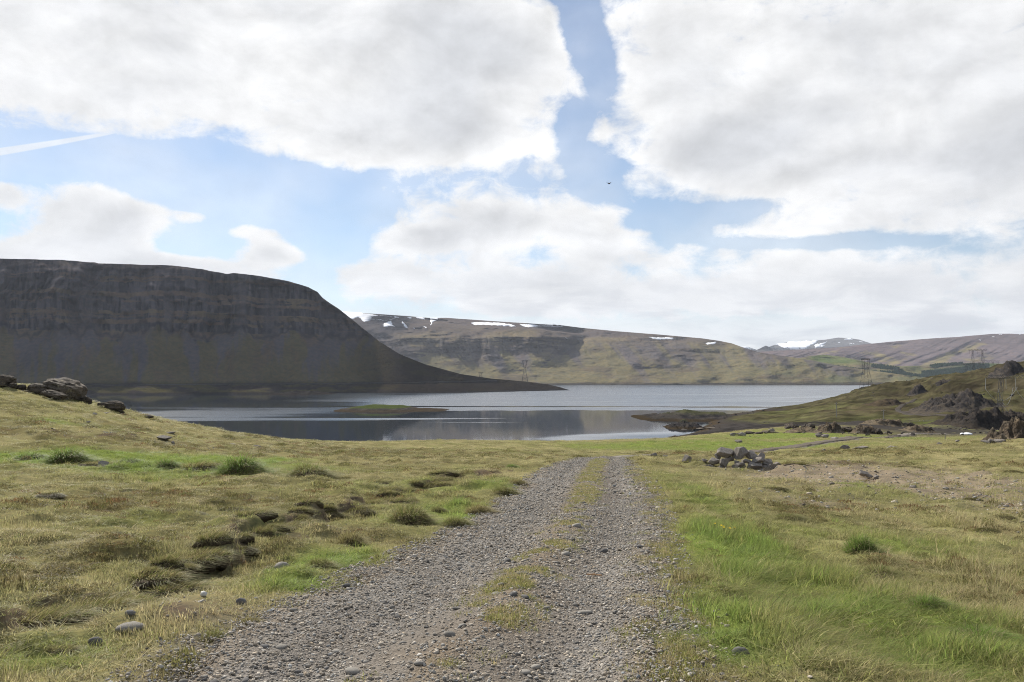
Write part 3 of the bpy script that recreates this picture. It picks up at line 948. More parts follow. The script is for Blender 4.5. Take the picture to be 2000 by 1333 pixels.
def colL(X, Y, Z, N, px):
    X = (px - 1000) * 1.2
    # scree fans spreading down between greener ribs
    gs = fbma((X + 22 * fbma(X / 60, Z / 45, 124, 3)) / 34, Z / 700, 121, 4) * 1.1 + (Z - 88) / 120 + 0.35 * fbma(X / 9, Z / 160, 123, 3)
    ta = lerp3((0.063, 0.057, 0.034), (0.055, 0.053, 0.056), sst(gs, -0.15, 0.45))
    ta = lerp3(ta, (0.064, 0.050, 0.036), sst(fbma(X / 30, Z / 40, 125, 4), 0.05, 0.5) * 0.6)
    # columnar lava flows with brown ledges between them
    warp = Z + fbma(X / 130, Z / 200, 129, 3) * 9
    bands = vn(warp / 8.5, X / 900, 131) + 0.6 * vn(warp / 3.7, X / 300, 132) + 0.35 * fbma(X / 22, Z / 14, 133, 3)
    rk = lerp3((0.028, 0.028, 0.032), (0.060, 0.057, 0.060), sst(fbma(X / 6, Z / 45, 135, 4), -0.35, 0.35))
    led = lerp3((0.080, 0.063, 0.050), (0.084, 0.070, 0.049), sst(fbma(X / 50, Z / 30, 136, 3), -0.2, 0.4))
    up = lerp3(rk, led, sst(bands + (N[..., 2] - 0.6) * 0.8, 0.0, 0.55))
    rim = sst(Z + fbma(X / 40, Z / 90, 138, 2) * 8, 262, 272) * (1 - sst(px, 430, 640))
    up = lerp3(up, rk * 1.05, rim * 0.7)
    chute = sst(fbma(X / 40, Z / 900, 139, 3), 0.18, 0.42)
    up = lerp3(up, (0.056, 0.053, 0.056), chute * 0.65)
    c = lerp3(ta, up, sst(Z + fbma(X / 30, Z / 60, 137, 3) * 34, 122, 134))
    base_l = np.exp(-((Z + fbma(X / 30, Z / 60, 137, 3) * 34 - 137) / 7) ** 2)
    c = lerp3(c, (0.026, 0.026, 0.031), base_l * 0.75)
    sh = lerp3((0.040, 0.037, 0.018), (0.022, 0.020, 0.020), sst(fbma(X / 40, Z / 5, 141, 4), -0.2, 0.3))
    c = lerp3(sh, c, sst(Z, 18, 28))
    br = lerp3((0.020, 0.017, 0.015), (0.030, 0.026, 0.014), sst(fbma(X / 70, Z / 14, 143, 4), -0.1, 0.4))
    c = lerp3(c, br, sst(px, 650, 800) * 0.9)  # spit darkened in its colour, standing in for a cloud's shadow
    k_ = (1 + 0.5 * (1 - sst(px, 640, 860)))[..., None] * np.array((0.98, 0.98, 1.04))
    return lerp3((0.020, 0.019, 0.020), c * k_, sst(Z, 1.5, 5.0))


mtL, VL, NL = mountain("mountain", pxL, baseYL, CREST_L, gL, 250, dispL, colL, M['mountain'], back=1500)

# the broad fell beyond the fjord
CREST_F = [(560, 604), (640, 607), (680, 610), (760, 615), (800, 618), (845, 622), (870, 621), (1000, 630), (1100, 636), (1140, 641), (1200, 647), (1290, 654), (1370, 661), (1405, 666), (1430, 671), (1455, 680), (1490, 690), (1560, 700), (1640, 715), (1760, 732), (1900, 749)]
pxF = np.linspace(600, 1900, 700)
tabF = gtable([(2, 10, None), (60, 15, None), (165, 27, None), (275, 0, ((9, 17), (5, 9), 70, 28)), (345, 13, None), (900, 10, None)])
tabG = gtable([(2, 10, None), (90, 13, None), (105, 26, None), (180, 13, None), (205, 25, None), (300, 13, None), (900, 10, None)])
tabFm = gtable([(2, 10, None), (60, 15, None), (165, 27, None), (275, 40, None), (345, 13, None), (900, 10, None)])


def gF(Z, px):
    w = sst(px + fbma(px * 0, Z / 60, 7, 2) * 60, 1040, 1170)
    j = Z + (fbma(px / 50, Z / 90, 15, 3) * 12) * sst(Z, 140, 180)
    k = 0.2 + 0.8 * sst(fbma(px / 45, Z / 35, 19, 3), -0.3, 0.25)
    cor = np.exp(-((px - 715) / 50) ** 2) * 420 * sst(Z, 40, 150) + np.exp(-((px - 812) / 40) ** 2) * 150 * sst(Z, 275, 330)
    steep = 1 - 0.75 * np.exp(-((px - 745) / 75) ** 2) * sst(Z, 270, 300)
    base = (tab(tabF, j) * k + tab(tabFm, Z) * (1 - k))
    top_ = tab(tabFm, np.minimum(Z, 275.0))
    base = np.where(Z > 275, top_ + (base - top_) * steep, base)
    return (base + cor) * (1 - w) + tab(tabG, Z + fbma(px / 60, Z / 60, 23, 3) * 16) * w



def baseYF(px):
    by = np.interp(px, [600, 900, 1200, 1740], [751.3, 751.3, 752.0, 752.5])
    return -EYE / slope_of(by) + fbma(px / 90, px * 0, 13, 3) * 90


def dispF(X, Z, px, zc):
    X = (px - 1000) * 2.8 + 0 * Z
    cl = sst(Z, 120, 180) * (1 - sst(Z, 285, 330))
    left = 1 - sst(px, 1030, 1160)
    wob = fbma(X / 420, Z / 600, 201, 3) * 110 * sst(Z, 10, 120)
    rib = -(ridged(X / 150 + Z / 260, Z / 900, 203, 4) * 80 + ridged(X / 48, Z / 500, 204, 3) * 34 * cl) * (0.18 + 0.82 * cl) * (0.3 + 0.7 * left) * sst(Z, 20, 110)
    gl = np.exp(-((px - 1108 + (Z - 200) * -0.35) / 14) ** 2) * 130 * sst(Z, 60, 170) * (1 - sst(Z, 300, 340))
    e_ = 1 - 0.85 * sst(Z / np.maximum(zc, 1), 0.9, 1.0)
    hum = fbma(X / 120, Z / 60, 207, 4) * 45 * sst(Z, 8, 40)
    dz = fbma(X / 70, Z / 20, 211, 3) * 3.0 * sst(Z, 8, 30) * (1 - sst(Z / np.maximum(zc, 1), 0.93, 1.0))
    return (-wob - rib + gl + hum) * e_, dz


def colF(X, Y, Z, N, px):
    X = (px - 1000) * 2.8
    st = fbma(X / 75 + Z / 120, Z / 600, 221, 4)
    ta = lerp3((0.125, 0.112, 0.112), (0.180, 0.160, 0.090), sst(st + 0.5 * sst(-Z, -150, -40), -0.15, 0.35))
    ta = lerp3(ta, (0.12, 0.098, 0.075), sst(fbma(X / 160, Z / 40, 225, 5), 0.0, 0.45) * 0.7)
    hi = lerp3((0.135, 0.113, 0.098), (0.185, 0.155, 0.102), sst(fbma(X / 240, Y / 300, 227, 5), -0.25, 0.4))
    c = lerp3(ta, hi, sst(Z, 200, 290))
    plate = sst(Z + fbma(X / 200, Y / 200, 229, 3) * 40, 300, 345)
    c = lerp3(c, (0.112, 0.095, 0.092), plate * 0.75)
    rock = lerp3((0.070, 0.063, 0.066), (0.105, 0.093, 0.088), sst(fbma(X / 60, Z / 8, 231, 4), -0.4, 0.4))
    c = lerp3(rock, c, sst(N[..., 2] + 0.10 * fbma(X / 40, Z / 12, 233, 3) - 0.08 * vn(Z / 7 + fbma(X / 300, Z / 90, 5, 2), X / 900, 9), 0.42, 0.72))
    zone = sst(Z + fbma(X / 60, Z / 90, 241, 3) * 18, 160, 178) * (1 - sst(Z + fbma(X / 90, Z / 90, 243, 3) * 14, 262, 285)) * (1 - sst(px + fbma(X / 90, Z / 40, 245, 2) * 60, 1060, 1150))
    wz = Z + fbma(X / 260, Z / 200, 247, 3) * 10
    bd_ = vn(wz / 9.5, X / 2500, 249) + 0.5 * vn(wz / 4.2, X / 700, 250) + 0.7 * fbma(X / 40, Z / 30, 251, 3)
    c = lerp3(c, rock, zone * sst(bd_, -0.25, 0.3) * 0.8)
    c = lerp3(c, (0.15, 0.128, 0.098), zone * sst(-bd_, 0.1, 0.5) * 0.6)
    cor = np.exp(-((px - 735) / 60) ** 2) * sst(Z, 60, 150)
    c = lerp3(c, (0.075, 0.070, 0.078), cor * 0.75)
    gr = sst(px, 1380, 1600) * sst(-Z, -150, -40)
    c = lerp3(c, (0.105, 0.125, 0.055), gr * 0.55 * sst(fbma(X / 150, Z / 30, 235, 4), -0.3, 0.3))
    c = lerp3((0.055, 0.048, 0.042), c, sst(Z + fbma(X / 100, Z, 237, 3) * 8, 5, 14))
    return c * np.array((0.84, 0.85, 0.87))


mtF, VF, NF = mountain("mountain", pxF, baseYF, CREST_F, gF, 230, dispF, colF, M['farhill'], back=1600)

# green wooded hills at the head of the fjord
CREST_G = [(1440, 735), (1480, 722), (1530, 707), (1575, 697), (1610, 693), (1650, 698), (1700, 709), (1760, 716), (1820, 714), (1900, 709), (2000, 712), (2300, 706)]
pxG = np.linspace(1440, 2250, 300)
tab1 = gtable([(3, 12, None), (900, 11, None)])


def dispG(X, Z, px, zc):
    return -fbma(X / 300, Z / 60, 301, 4) * 160 * (1 - 0.8 * sst(Z / np.maximum(zc, 1), 0.9, 1.0)) * sst(Z, 3, 30), fbma(X / 60, Z / 15, 303, 3) * 2.5 * (1 - sst(Z / np.maximum(zc, 1), 0.9, 1.0)) * sst(Z, 3, 15)


def colG(X, Y, Z, N, px):
    c = lerp3((0.085, 0.115, 0.045), (0.155, 0.150, 0.075), sst(fbma(X / 220, Y / 500, 311, 4), -0.15, 0.35))
    c = lerp3(c, (0.125, 0.10, 0.085), sst(fbma(X / 180, Z / 25, 313, 4), 0.1, 0.5) * 0.7)
    return lerp3((0.055, 0.048, 0.042), c, sst(Z + fbma(X / 100, Z, 317, 3) * 8, 6, 16))


mtG, VG, NG = mountain("hill", pxG, lambda px: 4150 + fbma(px / 60, px * 0, 19, 3) * 150, CREST_G, lambda Z, px: tab(tab1, Z), 110, dispG, colG, M['farhill'], back=900)

# long heathery ridge on the right
CREST_R = [(1380, 699), (1470, 688), (1560, 683), (1640, 679), (1690, 673), (1740, 668), (1790, 664), (1830, 661), (1870, 659), (1910, 655), (1940, 652.5), (1975, 652), (2000, 653), (2300, 640)]
pxR = np.linspace(1380, 2260, 420)
tabR = gtable([(80, 8, None), (160, 10, None), (260, 14, None), (1500, 11, None)])


def dispR(X, Z, px, zc):
    e_ = 1 - 0.8 * sst(Z / np.maximum(zc, 1), 0.9, 1.0)
    return (-fbma(X / 700, Z / 400, 401, 3) * 300 - ridged(X / 340 - Z / 75, Z / 900, 403, 4) * 95 * sst(Z, 40, 140)) * e_, fbma(X / 120, Z / 20, 405, 3) * 5 * e_ * sst(Z, 20, 60)


def colR(X, Y, Z, N, px):
    s = ridged(X / 340 - Z / 75, Z / 900, 403, 3) + 0.6 * fbma(X / 150, Z / 60, 413, 4)
    c = lerp3((0.142, 0.118, 0.125), (0.225, 0.195, 0.105), sst(-s, -0.25, 0.25))
    c = lerp3(c, (0.115, 0.095, 0.098), sst(Z + fbma(X / 300, Z / 80, 415, 3) * 60, 300, 420) * 0.7)
    return c


mtR, VR, NR = mountain("mountain", pxR, lambda px: 5300 + 0 * px, CREST_R, lambda Z, px: tab(tabR, Z), 150, dispR, colR, M['farhill'], back=2200)

# distant snowy mountain and the little dark top beside it
CREST_S = [(1400, 688), (1440, 676), (1458, 677), (1480, 684), (1505, 677), (1520, 672), (1545, 668), (1580, 666), (1610, 664.5), (1638, 660), (1660, 661), (1680, 664), (1695, 669), (1706, 672.5), (1722, 671), (1735, 674), (1760, 682), (1800, 690)]
pxS = np.linspace(1400, 1800, 260)
tabS = gtable([(420, 16, None), (620, 0, ((25, 45), (15, 30), 50, 30)), (2500, 14, None)])


def dispS(X, Z, px, zc):
    e_ = 1 - 0.8 * sst(Z / np.maximum(zc, 1), 0.93, 1.0)
    return (-ridged(X / 600 + Z / 900, Z / 3000, 503, 4) * 330 * sst(Z, 100, 400)) * e_, 0 * X


def colS(X, Y, Z, N, px):
    return lerp3((0.075, 0.075, 0.085), (0.11, 0.105, 0.105), sst(fbma(X / 400, Z / 60, 511, 4), -0.3, 0.3))


mtS, VS, NS = mountain("mountain", pxS, lambda px: 13500 + 0 * px, CREST_S, lambda Z, px: tab(tabS, Z), 120, dispS, colS, M['farhill'], back=1500)
pxT = np.linspace(1470, 1560, 60)
mtT, VT, NT_ = mountain("hill", pxT, lambda px: 9300 + 0 * px, [(1470, 688), (1484, 682), (1497, 675.5), (1506, 679), (1520, 683), (1560, 688)], lambda Z, px: tab(tabS, Z), 60,
                        lambda X, Z, px, zc: (-ridged(X / 300, Z / 900, 603, 3) * 120, 0 * X), colS, M['farhill'], back=900)


# snow patches lying on the slopes
def in_poly(x, y, poly):
    r = np.zeros(x.shape, bool)
    n = len(poly)
    for i in range(n):
        x0, y0 = poly[i]
        x1, y1 = poly[(i + 1) % n]
        if y0 == y1:
            continue
        cnd = ((y0 > y) != (y1 > y)) & (x < (x1 - x0) * (y - y0) / (y1 - y0) + x0)
        r ^= cnd
    return r


def snow(parent, V, N, polys, lift, jit, seed):
    nr, nc = V.shape[:2]
    PX, PY = project(V[..., 0], V[..., 1], V[..., 2])
    jx = fbm(PX / 5, PY / 2.5, seed, 3) * jit * 1.6
    jy = fbm(PX / 5, PY / 2.5, seed + 3, 3) * jit
    for poly in polys:
        inside = in_poly(PX + jx, PY + jy, poly)
        # only the side that faces the viewer's shore carries these patches
        f = inside[:-1, :-1] & inside[1:, :-1] & inside[:-1, 1:] & inside[1:, 1:]
        if f.sum() < 2:
            continue
        ii, jj = np.nonzero(f)
        q = np.stack([ii * nc + jj, ii * nc + jj + 1, (ii + 1) * nc + jj + 1, (ii + 1) * nc + jj], 1)
        used, inv = np.unique(q.ravel(), return_inverse=True)
        cnt = np.bincount(inv, minlength=len(used))
        P3 = V.reshape(-1, 3)[used].copy()
        nn = N.reshape(-1, 3)[used]
        P3 += nn * np.where(cnt >= 4, lift, 0.35 * lift)[:, None]
        nv = len(P3)
        # skirt down into the slope so that the patch has thickness
        q2 = inv.reshape(-1, 4)
        edges = {}
        for a in q2:
            for k in range(4):
                e = (int(a[k]), int(a[(k + 1) % 4]))
                if (e[1], e[0]) in edges:
                    del edges[(e[1], e[0])]
                else:
                    edges[e] = 1
        low_ = P3 - nn * lift * 2.0
        faces = [tuple(int(v) for v in a) for a in q2]
        faces += [(e[1], e[0], e[0] + nv, e[1] + nv) for e in edges]
        ob = bpy.data.objects.new("snow_patch", mesh_np("snow_patch", np.concatenate([P3, low_]), faces, M['snow'], True))
        link(ob, parent)


snow(mtF, VF, NF, [
    [(664, 607), (700, 610), (742, 617), (778, 619), (781, 621), (756, 626), (742, 626), (728, 624), (722, 628), (712, 630), (706, 626), (700, 620), (690, 624), (676, 622)],
    [(748, 632), (764, 626), (768, 636), (776, 638), (760, 638), (748, 641)],
    [(782, 625), (787, 628), (797, 640), (797, 645), (788, 637)],
    [(793, 620), (806, 621), (802, 624)], [(810, 620), (832, 621), (830, 625), (815, 623)], [(839, 621), (857, 621), (852, 627), (845, 630), (842, 640), (840, 630)], [(826, 638), (835, 638), (833, 644)], [(806, 640), (812, 641), (810, 644)],
    [(918, 631), (935, 630), (975, 631), (1000, 634), (1011, 639), (990, 638), (960, 636), (925, 635)],
    [(1013, 633), (1040, 634), (1098, 635), (1099, 638), (1060, 638), (1032, 640), (1020, 638)],
    [(1264, 659), (1290, 660), (1318, 660), (1316, 663), (1284, 664)], [(1377, 671), (1390, 669), (1400, 668), (1398, 672), (1380, 674)], [(1414, 667), (1421, 667), (1420, 670)], [(1100, 658), (1110, 661), (1108, 663)],
], 3.0, 1.1, 701)
snow(mtS, VS, NS, [
    [(1512, 673), (1545, 668), (1600, 665), (1596, 669), (1580, 678), (1570, 684), (1545, 684), (1530, 680)],
    [(1590, 674), (1615, 668), (1605, 676), (1592, 682)], [(1645, 663), (1662, 661), (1668, 664), (1652, 665)], [(1632, 670), (1648, 668), (1640, 671)], [(1655, 672), (1672, 670), (1662, 674)], [(1600, 676), (1612, 674), (1606, 680)],
    [(1703, 673), (1722, 671.5), (1734, 674), (1725, 679), (1706, 678)], [(1440, 677), (1458, 677.5), (1476, 684), (1462, 684), (1450, 681)], [(1676, 666), (1690, 668), (1684, 670)]], 9, 1.6, 721)
snow(mtR, VR, NR, [[(1910, 664), (1918, 664), (1914, 667)], [(1936, 658), (1945, 657.5), (1942, 660)], [(1948, 653), (1960, 653), (1956, 655)], [(1985, 651), (2000, 650), (2010, 653), (1990, 654)], [(1988, 658), (1994, 658), (1991, 661)], [(1736, 682), (1741, 682), (1739, 685)]], 2.5, 0.8, 741)
snow(mtL, VL, NL, [[(-12, 512), (3, 513), (2, 517), (-10, 518)]], 1.5, 0.6, 751)


# ------------------------------------------------------------------ shore rocks, islet, crags: rugged local meshes
def crag(name, px0, px1, py_base, rise, depth, nx=90, ny=40, seed=1, rough=1.0, peak=0.5, cfun=None, mat=None, z0=None, parent=None, Yb=None, skew=0.0):
    """rough rocky mass: px span at its foot, foot row, height in metres, depth in metres"""
    if Yb is None:
        Yb = hit((px0 + px1) / 2, py_base)[1] if z0 is None else -(EYE - z0) / float(slope_of(py_base))
    xa, xb = (px0 - 1000) / F * Yb, (px1 - 1000) / F * Yb
    u = np.linspace(0, 1, nx)[None, :].repeat(ny, 0)
    v = np.linspace(0, 1, ny)[:, None].repeat(nx, 1)
    X = xa + (xb - xa) * u + 0 * v
    Yv = Yb + depth * (v + skew * (u - 0.5))
    w = xb - xa
    eu = np.minimum(u / peak, (1 - u) / (1 - peak))
    prof = sst(eu, 0, 0.9) * (0.62 + 0.5 * fbm(u * 6, v * 3, seed, 3)) * sst(np.minimum(v * 1.6, 1 - v), 0, 0.55)
    sc_ = max(w, 1) / 9.0
    rg = ridged(X / sc_ + seed * 3.1, Yv / sc_, seed + 5, 5) * 0.26 + np.round(fbm(X / sc_ * 1.4, Yv / sc_ * 1.4, seed + 9, 3) * 3) / 3 * 0.2
    h = np.maximum(prof + rough * rg * sst(prof, 0.02, 0.4), 0) * rise
    border = np.minimum(np.minimum(u, 1 - u), np.minimum(v, 1 - v))
    if z0 is None:
        zb = ground_z(X, Yv)
        Z = zb + h - 0.6 * (1 - sst(border, 0, 0.06)) * max(rise * 0.2, 0.6) - 0.1
    else:
        Z = z0 + h - 1.5 * (1 - sst(border, 0, 0.05))
    V = np.stack([X, Yv, Z], 2)
    N = grid_normals(V.reshape(-1, 3), ny, nx)
    c = cfun(X, Yv, Z, N, h) if cfun else lerp3((0.040, 0.037, 0.037), (0.080, 0.070, 0.058), sst(N[..., 2] + 0.3 * fbm(X / sc_ * 2, Yv / sc_ * 2, seed + 11, 3), 0.6, 1.0))
    ob = bpy.data.objects.new(name, mesh_np(name, V.reshape(-1, 3), grid_faces(ny, nx), mat or M['crag'], False, c.reshape(-1, 3)))
    return link(ob, parent)


def col_shore(X, Y, Z, N, h):
    c = lerp3((0.026, 0.025, 0.027), (0.055, 0.050, 0.046), sst(fbm(X / 6, Y / 6, 801, 4) + N[..., 2] - 0.8, -0.3, 0.3))
    c = lerp3(c, (0.060, 0.066, 0.026), sst(Z, 3.0, 4.6) * sst(N[..., 2], 0.6, 0.9) * 0.7)
    return lerp3((0.040, 0.031, 0.020), c, sst(Z + fbm(X / 5, Y / 5, 805, 3) * 0.7, 0.7, 1.6))


tag(crag("rock_headland", 1240, 1540, 826, 6.2, 130, 170, 60, 11, 0.9, 0.5, col_shore, z0=-0.3), "long dark rocky point reaching into the bay from the right shore", "headland")
tag(crag("rock_headland", 1302, 1400, 841, 5.2, 44, 90, 34, 23, 1.1, 0.55, col_shore, z0=-0.3), "short steep lump of dark boulders between the two shingle coves", "headland")
tag(crag("rock_headland", 1285, 1440, 858, 2.6, 24, 110, 26, 37, 1.2, 0.75, col_shore, z0=-0.3), "low band of dark shore rocks just beyond the green meadow edge", "headland")


def col_islet(X, Y, Z, N, h):
    c = lerp3((0.050, 0.046, 0.045), (0.075, 0.068, 0.06), sst(fbm(X / 5, Y / 5, 811, 4), -0.3, 0.3))
    c = lerp3(c, (0.058, 0.075, 0.026), sst(Z + fbm(X / 8, Y / 8, 813, 3) * 0.8, 2.3, 3.1))
    return lerp3((0.052, 0.042, 0.031), c, sst(Z + fbm(X / 8, Y / 8, 815, 3) * 0.6, 0.9, 1.8))


# the grassy islet in the bay
ny_, nx_ = 60, 150
Yi = -EYE / float(slope_of(806))
u = np.linspace(0, 1, nx_)[None, :].repeat(ny_, 0)
v = np.linspace(0, 1, ny_)[:, None].repeat(nx_, 1)
Xi = (625 - 1000) / F * Yi + (885 - 625) / F * Yi * u
Yv = Yi + 120 * v
env = np.interp(u, [0, 0.06, 0.18, 0.3, 0.55, 0.66, 0.85, 1.0], [0, 0.22, 0.65, 1, 0.85, 0.32, 0.22, 0]) * sst(np.minimum(v * 1.3, 1 - v), 0, 0.45)
Zi = -0.7 + env * 5.6 + fbm(Xi / 9, Yv / 9, 821, 4) * 0.55 * sst(env, 0, 0.2) + ridged(Xi / 6, Yv / 6, 823, 3) * 0.5 * sst(env, 0.02, 0.2) * (1 - sst(env, 0.5, 0.7))
Vi = np.stack([Xi, Yv, Zi], 2)
Ni = grid_normals(Vi.reshape(-1, 3), ny_, nx_)
isl = link(bpy.data.objects.new("island", mesh_np("island", Vi.reshape(-1, 3), grid_faces(ny_, nx_), M['crag'], True, col_islet(Xi, Yv, Zi, Ni, env).reshape(-1, 3))))
tag(isl, kind="structure")


def col_skerry(X, Y, Z, N, h):
    c = lerp3((0.018, 0.017, 0.019), (0.032, 0.029, 0.026), sst(fbm(X / 10, Y / 10, 831, 4), -0.3, 0.3))
    return lerp3((0.024, 0.019, 0.015), c, sst(Z, 0.8, 2.0))


tag(crag("rock_skerry", 490, 655, 771.5, 9.5, 90, 110, 40, 51, 0.6, 0.6, col_skerry, z0=-0.4), "low dark rock hump at the foot of the dark mountain's shore", "skerry")
tag(crag("rock_knoll", 1826, 1992, 799, 11.0, 60, 130, 56, 61, 0.75, 0.6), "large dark craggy knoll behind the nearest crossarm tower", "knoll")
tag(crag("rock_knoll", 1778, 1818, 770, 7.0, 22, 50, 26, 67, 0.9, 0.7), "small dark crag on the middle of the brown hill", "knoll")
tag(crag("rock_knoll", 1955, 2030, 735, 8.0, 30, 60, 26, 71, 0.8, 0.5), "knobbly rock summit on the brown hill at the right edge", "knoll")
tag(crag("rock_ledge", 1830, 1865, 754, 3.0, 12, 46, 20, 73, 1.0, 0.5), "thin broken rock ledge high on the brown hill", "ledge")
tag(crag("rock_knoll", 1700, 1785, 797, 4.0, 26, 70, 30, 79, 0.7, 0.6, lambda X, Y, Z, N, h: lerp3((0.055, 0.045, 0.035), (0.075, 0.06, 0.04), sst(fbm(X / 4, Y / 4, 5, 3), -0.3, 0.3))), "low brown heathery swelling below the winding hill lane", "knoll")
tag(crag("rock_cliff", 1846, 2060, 857, 9.0, 34, 150, 46, 83, 0.7, 0.75, lambda X, Y, Z, N, h: lerp3((0.030, 0.028, 0.029), (0.055, 0.048, 0.040), sst(N[..., 2], 0.5, 1.0)), Yb=262), "black gorge cliff below the nearest crossarm tower", "cliff")


# ------------------------------------------------------------------ rocks and stones
def hull_rock(seed, npts=16, flat=0.7, bev=0.05, angular=True):
    rs = random.Random(seed)
    bm = bmesh.new()
    for i in range(npts):
        v = Vector((rs.gauss(0, 1), rs.gauss(0, 1), rs.gauss(0, 1))).normalized() * rs.uniform(0.82, 1.0)
        v.x *= 1.0
        v.y *= rs.uniform(0.75, 1.0)
        v.z *= flat
        bm.verts.new(v)
    r = bmesh.ops.convex_hull(bm, input=bm.verts)
    bmesh.ops.delete(bm, geom=[g for g in r['geom_interior'] if isinstance(g, bmesh.types.BMVert)], context='VERTS')
    bmesh.ops.dissolve_limit(bm, angle_limit=R(14), verts=bm.verts, edges=bm.edges)
    if bev:
        bmesh.ops.bevel(bm, geom=list(bm.edges), offset=bev, segments=2, profile=0.6, affect='EDGES')
    bmesh.ops.triangulate(bm, faces=bm.faces)
    mx = max(abs(v.co.x) for v in bm.verts)
    mz0 = min(v.co.z for v in bm.verts)
    mz1 = max(v.co.z for v in bm.verts)
    for v in bm.verts:
        v.co.x /= mx
        v.co.y /= mx
        v.co.z = (v.co.z - mz0) / (mz1 - mz0)
    return bm


def bm_mesh(name, bm, mat, smooth=False):
    me = bpy.data.meshes.new(name)
    bm.to_mesh(me)
    bm.free()
    me.materials.append(mat)
    if smooth:
        me.polygons.foreach_set("use_smooth", np.ones(len(me.polygons), dtype=bool))
    return me


def round_rock(seed, sub=2, flat=0.6, amp=0.16):
    rs = random.Random(seed)
    bm = bmesh.new()
    bmesh.ops.create_icosphere(bm, subdivisions=sub, radius=1.0)
    co = np.array([v.co[:] for v in bm.verts])
    ax = np.array([[rs.gauss(0, 1) for _ in range(3)] for _ in range(9)])
    ax /= np.linalg.norm(ax, axis=1, keepdims=True)
    k = np.ones(len(co))
    for i in range(9):          # soft planar facets
        d = co @ ax[i]
        lim = rs.uniform(0.62, 0.9)
        k = np.where(d * k > lim, k * (lim / np.maximum(d * k, 1e-6)) ** 0.8, k)
    k *= 1 + amp * 0.5 * fbm(co[:, 0] * 1.6 + seed, co[:, 1] * 1.6 + co[:, 2] * 1.3, seed, 3)
    co = co * k[:, None]
    co[:, 1] *= rs.uniform(0.65, 0.95)
    co[:, 2] *= flat
    co[:, :2] /= np.abs(co[:, 0]).max()
    z0, z1 = co[:, 2].min(), co[:, 2].max()
    co[:, 2] = (co[:, 2] - z0) / (z1 - z0)
    for v, c in zip(bm.verts, co):
        v.co = c
    return bm


def blocky_rock(seed, mat, amp=0.22):
    """weathered outcrop block: rounded, jointed mass"""
    bm = bmesh.new()
    bmesh.ops.create_icosphere(bm, subdivisions=4, radius=1.0)
    co = np.array([v.co[:] for v in bm.verts])
    co = np.sign(co) * np.abs(co) ** 0.72
    n = fbm(co[:, 0] * 1.1 + seed * 5.3, co[:, 2] * 1.4 + co[:, 1] * 1.1, seed, 4)
    jx = np.exp(-(np.abs(vn(co[:, 0] * 1.5 + co[:, 2] * 0.6 + seed, co[:, 1] * 1.2, seed + 3)) / 0.10) ** 2)
    jz = np.exp(-(np.abs(vn(co[:, 2] * 1.9 + seed * 2, co[:, 0] * 0.5 + co[:, 1] * 0.5, seed + 5)) / 0.09) ** 2)
    fine_ = fbm(co[:, 0] * 5 + seed, co[:, 1] * 5 + co[:, 2] * 4, seed + 8, 3)
    co = co * (1 + amp * n - 0.10 * jx - 0.09 * jz + 0.05 * fine_)[:, None]
    co[:, :2] /= np.abs(co[:, 0]).max()
    z0, z1 = co[:, 2].min(), co[:, 2].max()
    co[:, 2] = (co[:, 2] - z0) / (z1 - z0)
    for v, c in zip(bm.verts, co):
        v.co = c
    return bm_mesh("boulder", bm, mat, False)


HULL = [bm_mesh("rock", hull_rock(100 + i, 15 + i % 5, 0.75), M['rock']) for i in range(9)]
HULLB = [bm_mesh("rock", hull_rock(200 + i, 15 + i % 5, 0.75), M['brock']) for i in range(7)]
RND = [bm_mesh("stone", round_rock(300 + i), M['stone'], True) for i in range(8)]
RNDD = [bm_mesh("stone", round_rock(330 + i), M['dstone'], True) for i in range(4)]
BLK = [blocky_rock(i + 1, M['brock']) for i in range(6)]


def gz1(x, y):
    return float(ground_z(np.array([x]), np.array([y]))[0])


def put(name, me, px, py, w, h, label=None, cat=None, group=None, parent=None, depth=None, rz=None, sink=0.15, Y=None, tilt=(0, 0), seed=0):
    """set a rock whose foot shows at photo (px, py); w, h its photo width and height"""
    if Y is None:
        x, y = hit(px, py)
    else:
        y = Y
        x = (px - 1000) / F * Y
    W_ = w * y / F / 2
    H_ = h * y / F
    z = gz1(x, y)
    o = bpy.data.objects.new(name, me)
    o.location = (x, y, z - H_ * sink)
    o.scale = (W_, depth or W_ * 0.9, H_ * (1 + sink))
    rs = random.Random(int(px * 7 + py * 13 + seed))
    o.rotation_euler = (R(tilt[0]), R(tilt[1]), rz if rz is not None else R(rs.choice((0, 180)) + rs.uniform(-25, 25)))
    link(o, parent)
    tag(o, label, cat, group)
    return o


CREST_GRP = "boulders along the left crest"
put("boulder", BLK[0], 3, 748, 53, 25, "tall brown boulder cut by the left edge of the photo", "boulder", CREST_GRP, Y=45)
put("boulder", BLK[1], 42, 749, 22, 12, "small brown boulder just right of the one at the left edge", "boulder", CREST_GRP, Y=45.5)
put("boulder", BLK[2], 74, 759, 39, 20, "upright brown block at the left end of the large jointed crest rock", "boulder", CREST_GRP, Y=46)
put("boulder", BLK[3], 122, 782, 70, 37, "largest brown jointed rock on the left crest, bulging over the water", "boulder", CREST_GRP, Y=47.5, depth=1.6, tilt=(0, 14), rz=0.0, sink=0.25)
put("boulder", BLK[4], 106, 774, 43, 15, "leaning brown slab in front of the largest crest rock", "boulder", CREST_GRP, Y=45, tilt=(0, 16), rz=0.0)
put("boulder", BLK[5], 28, 749, 16, 10, "little brown rock between the two leftmost crest boulders", "boulder", CREST_GRP, Y=44.5)
put("boulder", BLK[1], 170, 791, 26, 13, "low brown rock at the foot of the largest crest rock", "boulder", CREST_GRP, Y=48, rz=2.0)
put("boulder", HULLB[0], 200, 797, 16, 9, "small angular brown rock above the broken ledge by the water", "boulder", CREST_GRP, Y=48.5)
